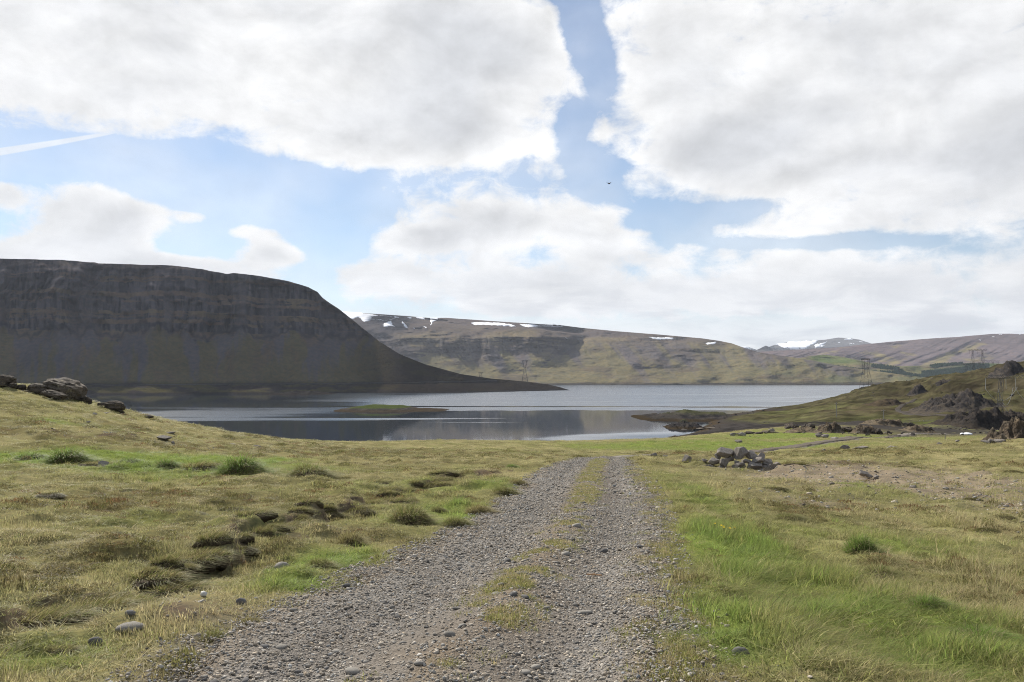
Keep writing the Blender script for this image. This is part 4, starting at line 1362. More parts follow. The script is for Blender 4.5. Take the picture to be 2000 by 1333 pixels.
put("boulder", BLK[2], 226, 806, 40, 19, "broken brown ledge standing against the blue water", "boulder", CREST_GRP, Y=49, rz=0.3)
put("boulder", HULLB[1], 240, 810, 14, 8, "grey lower stone at the right end of the broken ledge", "boulder", CREST_GRP, Y=48.6)
put("boulder", HULLB[2], 293, 822, 22, 8, "low dark rock farthest down the crest line beside the water", "boulder", CREST_GRP, Y=51)
for i, (px, py, w, h, lab) in enumerate((
        (321, 865, 30, 9, "flat grey stone below the crest with a light top, left meadow"),
        (338, 871, 9, 7, "small dark stone beside the flat grey stone in the left meadow"),
        (201, 912, 22, 13, "grey stone lying in the green grass strip on the left"),
        (207, 809, 15, 5, "pale flat stone just below the broken ledge"),
        (454, 872, 16, 5, "pale low stone near the meadow brow, left of centre"),
        (205, 852, 12, 8, "dark pointed stone in the brown hummocks on the left"),
        (172, 826, 9, 4, "tiny pale stone high on the left meadow"),
        (335, 851, 20, 3, "thin pale slab lying near the crest end"),
        (500, 877, 18, 5, "grey flat stone in the meadow below the brow"),
        (185, 812, 9, 6, "small upright dark stone under the broken ledge"))):
    put("stone", (HULL + HULL)[i], px, py, w, h, lab, "stone")

TRK = "loose stones beside and on the track"
for i, (px, py, w, h, dark, lab) in enumerate((
        (550, 1118, 30, 15, 0, "pale rounded stone half sunk in grass left of the track"),
        (252, 1240, 60, 14, 0, "long flat pale stone in the bare earth at lower left"),
        (186, 1258, 30, 17, 1, "dark rounded stone left of the long pale stone"),
        (253, 1226, 24, 9, 1, "dark flat stone behind the long pale stone"),
        (471, 1186, 22, 13, 1, "blue-grey stone in bare soil left of the track"),
        (590, 1184, 22, 10, 0, "pale stone at the grassy left edge of the track"),
        (587, 1222, 34, 11, 0, "low pale stone on the left shoulder of the gravel"),
        (505, 1282, 22, 12, 0, "rounded grey stone on the lower left gravel"),
        (573, 1324, 34, 15, 0, "pale stone at the bottom edge, left part of the gravel"),
        (337, 1324, 24, 14, 0, "rounded pale stone at the bottom left corner of the gravel"),
        (987, 1294, 26, 10, 0, "pale oval stone in the middle of the track near the bottom"),
        (1063, 1332, 34, 18, 0, "smooth rounded grey stone at the bottom edge of the track"),
        (1053, 1315, 14, 11, 1, "dark round pebble above the smooth stone at the bottom"),
        (1053, 1154, 24, 10, 1, "dark rounded stone beside the grass strip of the track"),
        (1138, 1157, 16, 6, 1, "flat blue-grey chip in the right wheel rut"),
        (1446, 1280, 36, 18, 1, "dark slate-grey flat stone in the grass right of the track"),
        (1326, 1113, 22, 6, 0, "thin pale slab at the right edge of the track"),
        (1343, 1110, 18, 5, 0, "second thin slab, farther into the grass at the right edge"),
        (1305, 1128, 24, 7, 0, "flat pale stone below the two thin slabs"),
        (1345, 1255, 26, 6, 1, "flat dark slab on the right gravel shoulder"),
        (1376, 1283, 18, 9, 0, "small pale stone left of the slate-grey one"),
        (1350, 1322, 20, 8, 0, "pale flat stone on the right shoulder at the bottom"),
        (1176, 989, 13, 6, 1, "small dark stone in the right rut far up the track"),
        (840, 1142, 14, 8, 0, "pale pebble in the left wheel rut"),
        (733, 1192, 22, 8, 0, "flat pale stone in the left wheel rut near the meadow"))):
    put("stone", (RNDD[i % 4] if dark else RND[i % 8]), px, py, w, h, lab, "stone", TRK, sink=0.25)

MID = "rocks beyond the brow"
for i, (px, py, w, h, lab) in enumerate((
        (1277, 893, 15, 9, "left stone of the three beside the track at the brow"),
        (1289, 891, 12, 6, "dark middle stone of the three beside the track at the brow"),
        (1300, 894, 12, 5, "low right stone of the three beside the track at the brow"),
        (1341, 907, 20, 15, "upright grey boulder left of the stone heap"),
        (1360, 909, 14, 6, "low stone between the upright boulder and the stone heap"),
        (1376, 912, 16, 6, "flat stone touching the left foot of the stone heap"),
        (1597, 858, 14, 8, "leftmost of three rocks beyond the far lane"),
        (1613, 858, 18, 6, "middle one of three rocks beyond the far lane"),
        (1631, 860, 20, 5, "rightmost of three rocks beyond the far lane"),
        (1608, 883, 14, 8, "pointed rock on the straw edge right of the stone heap"),
        (1651, 879, 22, 9, "dark rock in the heath bank right of the heap"),
        (1679, 879, 34, 8, "long low rock on the heath bank"),
        (1742, 876, 22, 6, "rock on the straw edge farther right along the bank"),
        (1835, 870, 12, 6, "pale rock on the straw brow left of the right-hand crag"),
        (1870, 866, 10, 5, "small pale rock on the brow nearest the right-hand crag"),
        (1442, 868, 16, 6, "grey rock in the green meadow near the shore rocks"),
        (1432, 852, 12, 7, "dark boulder at the end of the rocky rise by the green meadow"),
        (1450, 852, 18, 8, "boulder pair at the foot of the rocky rise"),
        (1507, 843, 12, 7, "boulder on the green side of the rocky rise"),
        (1279, 858, 6, 3, "lone small rock on the meadow skyline against the water"))):
    put("rock", HULL[i % 9], px, py, w, h, lab, "rock", MID)
put("stone", HULL[3], 1785, 962, 20, 7, "flat pale slab on the gravelly ground below the small heap", "stone", tilt=(8, 0))
put("stone", HULL[5], 1738, 953, 8, 6, "small dark stone under the small heap", "stone")


# the stone heap, stone by stone
def heap(name, px, py, w, h, stones, label, Y=None):
    x, y = hit(px, py)
    z = gz1(x, y)
    root = empty(name, (x, y, z))
    tag(root, label, "stone heap")
    s = y / F
    for i, (sx, sy, sw, sh, dy, mi) in enumerate(stones):
        # sx, sy: photo offset of the stone's foot from the heap's foot
        o = bpy.data.objects.new("stone", HULL[mi % 9])
        rs = random.Random(i * 31 + mi)
        o.location = (sx * s * 1.04, dy, -sy * s * 0.90 - 0.05)
        o.scale = (sw * s / 2 * 0.92, sw * s / 2 * rs.uniform(0.75, 0.95), sh * s * 0.84)
        o.rotation_euler = (R(rs.uniform(-12, 12)), R(rs.uniform(-14, 14)), R(rs.uniform(0, 360) if mi % 2 else rs.uniform(-20, 20)))
        link(o, root)
    return root


H1 = [(-22, -26, 38, 26, 0.75, 0), (2, -24, 42, 30, 0.45, 1), (26, -24, 34, 22, 0.6, 2), (46, -24, 20, 16, 0.8, 3), (-46, -12, 28, 18, 0.5, 4), (-36, -20, 20, 16, 0.9, 5), (-28, -8, 26, 22, 0.25, 6), (-8, -12, 16, 12, 0.3, 7),
      (6, -18, 22, 11, 0.05, 8), (34, -16, 40, 16, 0.2, 1), (56, -12, 24, 16, 0.45, 2), (72, -10, 18, 10, 0.5, 3), (-58, -3, 18, 14, 0.1, 4), (-70, -2, 22, 16, 0.0, 6), (-48, 0, 16, 12, -0.1, 8), (-4, -4, 34, 18, 0.0, 5),
      (24, -3, 36, 22, -0.05, 0), (44, -3, 18, 12, 0.1, 7), (58, 2, 28, 22, -0.05, 6), (-22, 6, 22, 11, -0.35, 3), (-32, 2, 14, 10, -0.15, 2), (14, 8, 18, 13, -0.3, 1), (34, 6, 24, 16, -0.25, 8), (0, 2, 16, 10, -0.15, 4), (70, -2, 12, 9, 0.2, 5),
      (-18, 16, 18, 7, -0.7, 0), (2, 18, 26, 8, -0.8, 7), (34, 14, 16, 9, -0.5, 2), (26, 22, 22, 6, -1.0, 3), (-78, 2, 14, 8, 0.0, 1), (18, -14, 16, 12, 0.3, 2), (-14, -18, 20, 14, 0.7, 8), (46, -8, 20, 13, 0.25, 0), (-40, -2, 20, 12, 0.1, 3)]
heap("stone_heap", 1450, 918, 150, 46, H1, "big heap of angular grey stones in the grass right of the track")
H2 = [(-6, -8, 20, 14, 0.1, 0), (-16, 2, 30, 9, -0.15, 1), (10, -4, 18, 10, 0.3, 2), (20, -2, 14, 9, 0.2, 5), (26, 2, 12, 7, 0.05, 3), (36, 4, 10, 6, 0.1, 4), (42, 2, 8, 6, 0.2, 6), (8, 4, 12, 6, -0.05, 7), (16, 6, 10, 5, -0.1, 8)]
heap("stone_heap", 1696, 937, 60, 20, H2, "small scatter of grey stones with one pyramid-shaped block on gravelly ground")


# outcrops of several rocks
def outcrop(px, py, w, h, n, label, mats, seed, Y=None, spread=0.5, bed=None):
    rs = random.Random(seed)
    if Y is None:
        x, y = hit(px, py)
    else:
        y, x = Y, (px - 1000) / F * Y
    root = empty("rock_outcrop", (x, y, gz1(x, y)))
    tag(root, label, "outcrop")
    s = y / F
    for i in range(n):
        t_ = (i + 0.5) / n * 2 - 1
        sx = t_ * w / 2 + rs.uniform(-0.1, 0.1) * w
        hh_ = h * (1 - abs(t_) ** 1.5 * 0.75) * rs.uniform(0.55, 1.05)
        ww = rs.uniform(0.8, 1.7) * w / n * 2.4
        hh_ = min(hh_, ww * rs.uniform(0.45, 0.75))
        dy = rs.uniform(-spread, spread) * w * s
        o = bpy.data.objects.new("rock", mats[rs.randrange(len(mats))])
        wx_, wy_ = x + sx * s, y + dy
        o.location = (sx * s, dy, gz1(wx_, wy_) - gz1(x, y) - 0.15 * hh_ * s)
        o.scale = (ww * s / 2, ww * s / 2 * rs.uniform(0.7, 1.1), hh_ * s * 1.15)
        o.rotation_euler = (R(rs.uniform(-10, 10)), R(rs.uniform(-12, 12)), R(rs.uniform(0, 360)))
        link(o, root)
    if bed:
        cb = crag("bedrock", bed[0], bed[1], bed[2], bed[3], bed[4], 70, 26, seed * 7, 0.9, 0.5, lambda X, Y, Z, N, h: lerp3((0.062, 0.052, 0.042), (0.15, 0.125, 0.09), sst(N[..., 2] + 0.3 * fbm(X / 1.2, Y / 1.2, 4, 3), 0.55, 1.0)), Yb=bed[5], parent=root)
        cb.location = -root.location
    return root


outcrop(1480, 846, 90, 7, 11, "thin string of dark rocks leading up to the rocky rise", HULLB, 3, spread=0.12)
outcrop(1575, 838, 76, 14, 15, "left end of the rocky rise above the green meadow", HULLB, 5, spread=0.25, bed=(1535, 1618, 843, 1.5, 9, 178))
outcrop(1640, 843, 62, 22, 14, "rugged middle block of the rocky rise above the green meadow", HULLB, 7, spread=0.25, bed=(1598, 1668, 847, 2.6, 10, 170))
outcrop(1700, 846, 66, 20, 13, "grassy-sided rock cluster in front of the dark top of the rise", HULLB, 9, spread=0.25, bed=(1664, 1742, 848, 2.3, 10, 172))
outcrop(1748, 830, 90, 16, 14, "dark flat-topped rocks along the top of the rocky rise", HULLB, 11, spread=0.2, Y=216, bed=(1690, 1800, 836, 2.4, 12, 205))
outcrop(1800, 842, 44, 13, 9, "dark rocks at the right end of the rocky rise", HULLB, 13, spread=0.3, bed=(1776, 1842, 848, 1.8, 10, 185))
rc = outcrop(1990, 868, 96, 44, 12, "pale lichened crag rising at the right edge above the gorge", HULLB, 15, Y=54, spread=0.25, bed=(1932, 2075, 869, 1.7, 3.2, 52.5))
outcrop(1938, 868, 30, 10, 6, "low rocks leading up to the crag at the right edge", HULL, 17, Y=52, spread=0.4)
outcrop(1350, 836, 70, 5, 10, "line of boulders on the crest of the short shore lump", HULLB, 19, Y=470, spread=0.06)


# ------------------------------------------------------------------ grass blades
def blades(roots, length, width, lean, bend, rs, segs=3, seed=0):
    """curved tapering blades as one mesh; returns V, faces, per-vertex fraction, per-vertex blade number"""
    n = len(roots)
    ang = rs.uniform(0, 2 * np.pi, n)
    side = np.stack([np.cos(ang), np.sin(ang), np.zeros(n)], 1)
    V, Fc, T, B = [], [], [], []
    ts = np.linspace(0, 1, segs + 1)
    base = 0
    pts = []
    for t_ in ts:
        p_ = roots + lean * (length * t_)[:, None] + bend * (length * t_ ** 2)[:, None]
        p_[:, 2] += length * t_ * np.sqrt(np.maximum(0.05, 1 - np.minimum(0.95, (np.linalg.norm(lean[:, :2], axis=1) + np.linalg.norm(bend[:, :2], axis=1) * t_) ** 2)))
        pts.append(p_)
    for k, t_ in enumerate(ts):
        w = width * (1 - t_ ** 1.6) * 0.5
        if k < segs:
            V += [pts[k] - side * w[:, None], pts[k] + side * w[:, None]]
            T += [np.full(n, t_)] * 2
            B += [np.arange(n)] * 2
        else:
            V += [pts[k]]
            T += [np.full(n, t_)]
            B += [np.arange(n)]
    V = np.concatenate(V)
    T = np.concatenate(T)
    B = np.concatenate(B)
    faces = []
    for i in range(n):
        for k in range(segs - 1):
            a = 2 * k * n + i
            faces.append((a, a + n, a + 3 * n, a + 2 * n))
        a = 2 * (segs - 1) * n + i
        faces.append((a, a + n, a + 2 * n))
    return V, faces, T, B


def tuft_mesh(name, n, rad, lmin, lmax, wid, lean, bend, seed, mat, wind=(0.25, -0.1)):
    rs = np.random.default_rng(seed)
    r = rad * np.sqrt(rs.uniform(0, 1, n))
    a = rs.uniform(0, 2 * np.pi, n)
    roots = np.stack([r * np.cos(a), r * np.sin(a), np.full(n, -0.012)], 1)
    ln_ = rs.uniform(lmin, lmax, n)
    dirn = np.stack([np.cos(a), np.sin(a), 0 * a], 1) * 0.5 + rs.normal(0, 0.6, (n, 3)) * [1, 1, 0]
    ld = dirn * lean
    bd = (dirn * 0.5 + np.array([wind[0], wind[1], 0])) * bend
    V, faces, T, B = blades(roots, ln_, rs.uniform(0.7, 1.2, n) * wid, ld, bd, rs)
    me = mesh_np(name, V, faces, mat, True)
    k = rs.uniform(0.50, 1.32, n)[B]
    warm = rs.uniform(0.0, 1.0, n)[B] ** 2
    col = np.stack([k * (1 + 0.20 * warm), k * (1 + 0.06 * warm), k * (1 + 0.05 * warm)], 1)
    at = me.attributes.new("bl", 'FLOAT_COLOR', 'POINT')
    c4 = np.ones((len(V), 4), np.float32)
    c4[:, :3] = col
    at.data.foreach_set("color", c4.ravel())
    return me


def moss_mesh(name, seed, mat, n=110, rad=0.11):
    """low heath cushion of short leafy shoots"""
    rs = np.random.default_rng(seed)
    r = rad * np.sqrt(rs.uniform(0, 1, n))
    a = rs.uniform(0, 2 * np.pi, n)
    h = 0.05 * (1 - (r / rad) ** 2)
    roots = np.stack([r * np.cos(a), r * np.sin(a), h - 0.012], 1)
    ld = np.stack([np.cos(a), np.sin(a), 0 * a], 1) * 0.5 * (r / rad)[:, None] + rs.normal(0, 0.4, (n, 3)) * [1, 1, 0]
    V, faces, T, B = blades(roots, rs.uniform(0.012, 0.035, n), rs.uniform(0.006, 0.011, n), ld, ld * 0.3, rs, segs=2)
    me = mesh_np(name, V, faces, mat, True)
    k = rs.uniform(0.55, 1.35, n)[B]
    at = me.attributes.new("bl", 'FLOAT_COLOR', 'POINT')
    c4 = np.ones((len(V), 4), np.float32)
    c4[:, :3] = np.stack([k, k, k], 1)
    at.data.foreach_set("color", c4.ravel())
    return me


def proto_coll(name, meshes):
    c = bpy.data.collections.new(name)
    for i, me in enumerate(meshes):
        o = bpy.data.objects.new("%s_%02d" % (name, i), me)
        c.objects.link(o)
    return c


def scatter(name, pts, idx, rot, scl, tint, coll, parent=None):
    N = len(pts)
    me = bpy.data.meshes.new(name)
    me.vertices.add(N)
    me.vertices.foreach_set("co", np.ascontiguousarray(pts, np.float32).ravel())
    for nm, tp in (("idx", 'INT'), ("rot", 'FLOAT_VECTOR'), ("scl", 'FLOAT_VECTOR'), ("tint", 'FLOAT_COLOR')):
        me.attributes.new(nm, tp, 'POINT')
    me.attributes["idx"].data.foreach_set("value", np.asarray(idx, np.int32))
    me.attributes["rot"].data.foreach_set("vector", np.ascontiguousarray(rot, np.float32).ravel())
    me.attributes["scl"].data.foreach_set("vector", np.ascontiguousarray(scl, np.float32).ravel())
    t4 = np.ones((N, 4), np.float32)
    t4[:, :3] = tint
    me.attributes["tint"].data.foreach_set("color", t4.ravel())
    o = link(bpy.data.objects.new(name, me), parent)
    ng = bpy.data.node_groups.new(name + "_scatter", 'GeometryNodeTree')
    ng.interface.new_socket("Geometry", in_out='INPUT', socket_type='NodeSocketGeometry')
    ng.interface.new_socket("Geometry", in_out='OUTPUT', socket_type='NodeSocketGeometry')
    N_, L = ng.nodes.new, ng.links.new
    gi, go, ip, ci = N_("NodeGroupInput"), N_("NodeGroupOutput"), N_("GeometryNodeInstanceOnPoints"), N_("GeometryNodeCollectionInfo")
    ci.inputs["Collection"].default_value = coll
    ci.inputs["Separate Children"].default_value = True

    def at(n, tp):
        x = N_("GeometryNodeInputNamedAttribute")
        x.data_type = tp
        x.inputs["Name"].default_value = n
        return x.outputs["Attribute"]
    e = N_("FunctionNodeEulerToRotation")
    L(at("rot", 'FLOAT_VECTOR'), e.inputs[0])
    L(gi.outputs[0], ip.inputs["Points"])
    L(ci.outputs[0], ip.inputs["Instance"])
    ip.inputs["Pick Instance"].default_value = True
    L(at("idx", 'INT'), ip.inputs["Instance Index"])
    L(e.outputs[0], ip.inputs["Rotation"])
    L(at("scl", 'FLOAT_VECTOR'), ip.inputs["Scale"])
    L(ip.outputs[0], go.inputs[0])
    md = o.modifiers.new("scatter", 'NODES')
    md.node_group = ng
    tag(o, kind="stuff")
    return o


def wedge_points(n, y0, y1, power=1.0, half=0.72, pad=1.5):
    """random plan positions over the ground in front, denser near by"""
    t_ = RNG.uniform(0, 1, n)
    if power == 0:
        Yp = np.exp(np.log(y0) + t_ * (np.log(y1) - np.log(y0)))
    else:
        Yp = (y0 ** power + t_ * (y1 ** power - y0 ** power)) ** (1 / power)
    Xp = RNG.uniform(-1, 1, n) * (half * Yp + pad)
    return Xp, Yp


# grass prototypes: short turf, long grass, heath cushions
PR = [tuft_mesh("turf", 46, 0.085, 0.025, 0.065, 0.0050, 0.75, 0.6, 900 + i, M['blade']) for i in range(5)]
PR += [tuft_mesh("long_grass", 36, 0.075, 0.10, 0.22, 0.0050, 0.40, 0.75, 920 + i, M['blade'], (0.5, -0.15)) for i in range(4)]
PR += [moss_mesh("heath", 940 + i, M['blade']) for i in range(3)]
PR += [tuft_mesh("stalks", 9, 0.10, 0.20, 0.42, 0.0035, 0.30, 0.85, 960 + i, M['blade'], (0.6, -0.1)) for i in range(3)]
GRASS = proto_coll("grass_kind", PR)

pts_, idx_, rot_, scl_, tint_ = [], [], [], [], []


def add_grass(X, Y, dens_fn=None, far=1.0):
    cov = cover(X, Y)
    rt = road_t(X, Y)
    d, s = seg_dist(X, Y, BANK)
    face_ = np.exp(-((d * s + 0.03) / 0.10) ** 2) * (Y < 40)
    p = np.ones(len(X))
    p *= sst(rt - 0.34 * fbm(X / 0.45, Y / 0.7, 981, 3) + 0.2 * fbm(X / 0.2, Y / 0.3, 951, 2), -0.05, 0.25)
    # thin turf creeping into the right shoulder
    p *= 1 - 0.70 * cov['b'] - 0.72 * cov['e'] * (1 - cov['b'])
    p *= 1 - (0.2 + 0.35 * sst(Y, 6, 9)) * face_
    p *= 1 - np.clip(cov['s'], 0, 1)
    for tr_, w_ in ((TRACK2, 1.7), (TRACK3, 1.6)):
        d2, _ = seg_dist(X, Y, tr_)
        p *= sst(d2, w_ * 0.8, w_ * 1.2)
    thin = sst(fbm(X / 0.35, Y / 0.5, 955, 3), -0.4, 0.0)
    p *= 0.30 + 0.70 * thin
    for (qx, qy, qa, qb) in CULL:
        q = ((X - qx) / qa) ** 2 + ((Y - qy) / qb) ** 2
        p = np.where(q < 1, p * 0.08, p)
    keep = RNG.uniform(0, 1, len(X)) < p
    X, Y = X[keep], Y[keep]
    cov = {k: v[keep] for k, v in cov.items()}
    n = len(X)
    Z = ground_z(X, Y)
    ok = Z > 2.5
    right = sst(X - edge(ER_, Y), 0.2, 0.9)
    u_ = RNG.uniform(0, 1, n)
    is_m = u_ < cov['m'] * 0.50 * (Y < 60)
    longp = cov['g'] * (0.25 + 0.75 * right) + 0.18 * right * sst(fbm(X / 1.5, Y / 2.5, 961, 2), 0.0, 0.4)
    is_l = (~is_m) & (RNG.uniform(0, 1, n) < longp)
    ix = np.where(is_m, 9 + RNG.integers(0, 3, n), np.where(is_l, 5 + RNG.integers(0, 4, n), RNG.integers(0, 5, n)))
    is_s = (~is_m) & (RNG.uniform(0, 1, n) < 0.10 * right * sst(fbm(X / 1.1, Y / 1.6, 963, 2), -0.1, 0.4) * (Y < 24))
    ix = np.where(is_s, 12 + RNG.integers(0, 3, n), ix)
    g = np.clip(cov['g'] * (1.0 - (0.30 - 0.5 * fbm(X / 0.9, Y / 1.4, 967, 3)) * right) * (1 - is_s) + RNG.normal(0, 0.24, n), 0, 1)
    straw = np.array((0.455, 0.400, 0.225))
    straw2 = np.array((0.305, 0.305, 0.135))
    tmix = np.clip(0.5 + 0.9 * fbm(X / 1.2, Y / 1.8, 965, 3) + RNG.normal(0, 0.25, n), 0, 1)[:, None]
    base = straw * tmix + straw2 * (1 - tmix)
    olive = np.array((0.300, 0.310, 0.110))
    green = np.array((0.235, 0.320, 0.080))
    c = np.where((g < 0.5)[:, None], base + (olive - base) * (g * 2)[:, None], olive + (green - olive) * (g * 2 - 1)[:, None])
    mcol = np.where((RNG.uniform(0, 1, n) < 0.5)[:, None], (0.205, 0.172, 0.080), (0.175, 0.165, 0.062))
    mcol = np.where((RNG.uniform(0, 1, n) < 0.10)[:, None], (0.20, 0.125, 0.06), mcol)
    c = np.where(is_m[:, None], mcol, c)
    c = c * RNG.uniform(0.85, 1.15, n)[:, None]
    sx = RNG.uniform(0.8, 1.35, n) * far
    wide = np.clip((Y / 11.0) ** 0.75, 1.0, 6.0)
    sz = RNG.uniform(0.75, 1.3, n) * np.where(is_l, 0.58, 1.0) * np.where(is_m, wide ** 0.5, 1 + 0.15 * (wide - 1))
    sz = sz * (0.65 + 1.1 * sst(fbm(X / 0.55, Y / 0.75, 957, 3), -0.1, 0.4))
    sc_ = np.stack([sx * wide, sx * wide, sz], 1)
    ro = np.stack([RNG.normal(0, 0.10, n), RNG.normal(0, 0.10, n), np.where(is_l, RNG.normal(0, 0.7, n), RNG.uniform(0, 6.28, n))], 1)
    P3 = np.stack([X, Y, Z - 0.004], 1)
    for lst, a in ((pts_, P3), (idx_, ix), (rot_, ro), (scl_, sc_), (tint_, c)):
        lst.append(a[ok])


# the grass strip in the middle of the track, and sprigs on its right shoulder
n = 6500
Ys = np.exp(RNG.uniform(np.log(3.8), np.log(40), n))
Xs = edge(EM_, Ys) + RNG.normal(0, 0.13, n)
k = fbm(Xs / 0.30, Ys / 0.40, 971, 3) + 0.10 * sst(Ys, 8, 20)
ok_ = k > 0.06
n2_ = 2600
Yr = np.exp(RNG.uniform(np.log(3.8), np.log(30), n2_))
Xr = edge(ER_, Yr) + RNG.normal(-0.02, 0.16, n2_)
okr = fbm(Xr / 0.22, Yr / 0.3, 973, 3) > 0.02
Xs, Ys = np.concatenate([Xs[ok_], Xr[okr]]), np.concatenate([Ys[ok_], Yr[okr]])
STRIP = (Xs, Ys)


# ------------------------------------------------------------------ the gravel track
def track_surface(X, Y, t_):
    """height of the gravel: t_ 0..1 across"""
    z = base_z(X, Y)
    l, r = edge(EL_, Y), edge(ER_, Y)
    m_ = edge(EM_, Y)
    rut1 = l + (m_ - l) * 0.55
    rut2 = m_ + (r - m_) * 0.52
    z = z + 0.020 + fbm(X / 0.6, Y / 0.9, 977, 3) * 0.018 + fbm(X / 0.13, Y / 0.13, 978, 2) * 0.008
    z -= np.exp(-((X - rut1) / 0.32) ** 2) * 0.065 + np.exp(-((X - rut2) / 0.32) ** 2) * 0.07
    z += np.exp(-((X - m_) / 0.22) ** 2) * 0.035
    return z


nr_ = 520
TYs = np.exp(np.linspace(np.log(1.6 + 3), np.log(56 + 3), nr_)) - 3
nc_ = 110
tt_ = np.linspace(-0.09, 1.09, nc_)
lY, rY = edge(EL_, TYs), edge(ER_, TYs)
bend_ = np.where(TYs > 44, 0.05 * (TYs - 44) ** 2, 0)
TX = (lY + bend_)[:, None] + (rY - lY)[:, None] * tt_[None, :]
TY = TYs[:, None].repeat(nc_, 1)
TZ = track_surface(TX, TY, tt_[None, :])
ed = np.minimum(tt_, 1 - tt_)[None, :] * (rY - lY)[:, None] + fbm(TX / 0.45, TY / 0.7, 981, 3) * 0.34 + fbm(TX / 0.1, TY / 0.1, 982, 2) * 0.05
TZ = TZ - 0.16 * (1 - sst(ed, -0.16, 0.10))
tc = np.ones(TX.shape + (3,)) * (0.92 + 0.25 * fbm(TX / 0.5, TY / 1.4, 983, 3))[..., None]
m_ = edge(EM_, TY)
browner = np.clip(np.exp(-((TX - m_) / 0.25) ** 2) * sst(fbm(TX / 0.4, TY / 0.8, 985, 3), -0.3, 0.3) + 0.8 * (1 - sst(ed, 0.0, 0.45)), 0, 1)[..., None]
rutc = np.clip(np.exp(-((TX - (m_ + (rY[:, None] - m_) * 0.30)) / 0.25) ** 2) + np.exp(-((TX - (lY[:, None] + (m_ - lY[:, None]) * 0.82)) / 0.25) ** 2), 0, 1)[..., None] * 0.7
tc = tc * (1 - rutc) + rutc * np.array((0.80, 0.74, 0.67))
tc = tc * (1 - browner) + browner * np.array((0.92, 0.80, 0.64))
track = link(bpy.data.objects.new("gravel_track", mesh_np("gravel_track", np.stack([TX, TY, TZ], 2).reshape(-1, 3), grid_faces(nr_, nc_), M['gravel'], True, tc.reshape(-1, 3))))
tag(track, kind="structure")


# far stretches of lane: thin ribbons laid on the ground
def ribbon(name, pts, w, lift, colr):
    pts = np.array(pts)
    seg = np.concatenate([[0], np.cumsum(np.hypot(*np.diff(pts, axis=0).T))])
    s = np.linspace(0, seg[-1], max(30, int(seg[-1] / 1.2)))
    cx_, cy_ = np.interp(s, seg, pts[:, 0]), np.interp(s, seg, pts[:, 1])
    for _ in range(6):
        cx_[1:-1] = (cx_[:-2] + 2 * cx_[1:-1] + cx_[2:]) / 4
        cy_[1:-1] = (cy_[:-2] + 2 * cy_[1:-1] + cy_[2:]) / 4
    tx, ty = np.gradient(cx_), np.gradient(cy_)
    L_ = np.hypot(tx, ty)
    nx, ny = -ty / L_, tx / L_
    k = np.linspace(-1, 1, 9)
    X = cx_[:, None] + nx[:, None] * k * w / 2
    Y = cy_[:, None] + ny[:, None] * k * w / 2
    zc_ = ground_z(cx_, cy_)
    for _ in range(10):
        zc_[1:-1] = (zc_[:-2] + 2 * zc_[1:-1] + zc_[2:]) / 4
    Z = np.maximum(ground_z(X, Y) + 0.04, zc_[:, None] - 0.1) + lift - 0.35 * (np.abs(k) > 0.95)
    c = np.ones(X.shape + (3,)) * np.array(colr) * (1 + 0.25 * fbm(X, Y, 987, 3))[..., None]
    ob = link(bpy.data.objects.new(name, mesh_np(name, np.stack([X, Y, Z], 2).reshape(-1, 3), grid_faces(len(s), 9), M['gravel'], True, c.reshape(-1, 3))))
    tag(ob, kind="structure")
    return ob


ribbon("lane", TRACK2, 2.5, 0.10, (0.62, 0.58, 0.53))
ribbon("lane", TRACK3, 2.6, 0.10, (0.95, 0.92, 0.9))
ribbon("lane", [hit(*q) for q in ((1790, 786), (1770, 793), (1756, 798), (1754, 803), (1770, 808), (1800, 811), (1840, 812), (1880, 814))], 3.4, 0.25, (0.30, 0.28, 0.26))
# the shore road at the foot of the dark mountain
k_ = []
nzr, ncl = 250, len(pxL)
for j in range(69 + 80, 69 + 560, 2):
    col_ = VL[:250, j]
    i = int(np.argmin(np.abs(col_[:, 2] - np.interp(pxL[j], [0, 600, 760, 960, 1100], [17, 19, 21, 25, 25]))))
    k_.append(col_[i])
k_ = np.array(k_)
for _ in range(12):
    k_[1:-1] = (k_[:-2] + 2 * k_[1:-1] + k_[2:]) / 4
dpt = np.array([-6.0, -5.5, 1.0, 1.6])
dzt = np.array([-3.0, 0.5, 0.5, 1.8])
rv = np.stack([np.stack([k_[:, 0], k_[:, 1] + a, k_[:, 2] + b], 1) for a, b in zip(dpt, dzt)], 1)
rc_ = np.array([(0.09, 0.085, 0.08), (0.42, 0.41, 0.42), (0.42, 0.41, 0.42), (0.10, 0.09, 0.09)])[None].repeat(len(k_), 0)
rd = link(bpy.data.objects.new("shore_road", mesh_np("shore_road", rv.reshape(-1, 3), grid_faces(len(k_), 4), M['mountain'], False, rc_.reshape(-1, 3) * 0.16)))
tag(rd, kind="structure")

# gravel
def pebble_mesh(seed):
    bm = round_rock(seed, 1, 0.6, 0.25)
    me = bm_mesh("pebble", bm, M['pebble'], seed % 2 == 0)
    at = me.attributes.new("bl", 'FLOAT_COLOR', 'POINT')
    at.data.foreach_set("color", np.ones(len(me.vertices) * 4, np.float32))
    return me


PEB = proto_coll("pebble_kind", [pebble_mesh(400 + i) for i in range(10)])
gp, gi_, gr_, gs_, gt_ = [], [], [], [], []


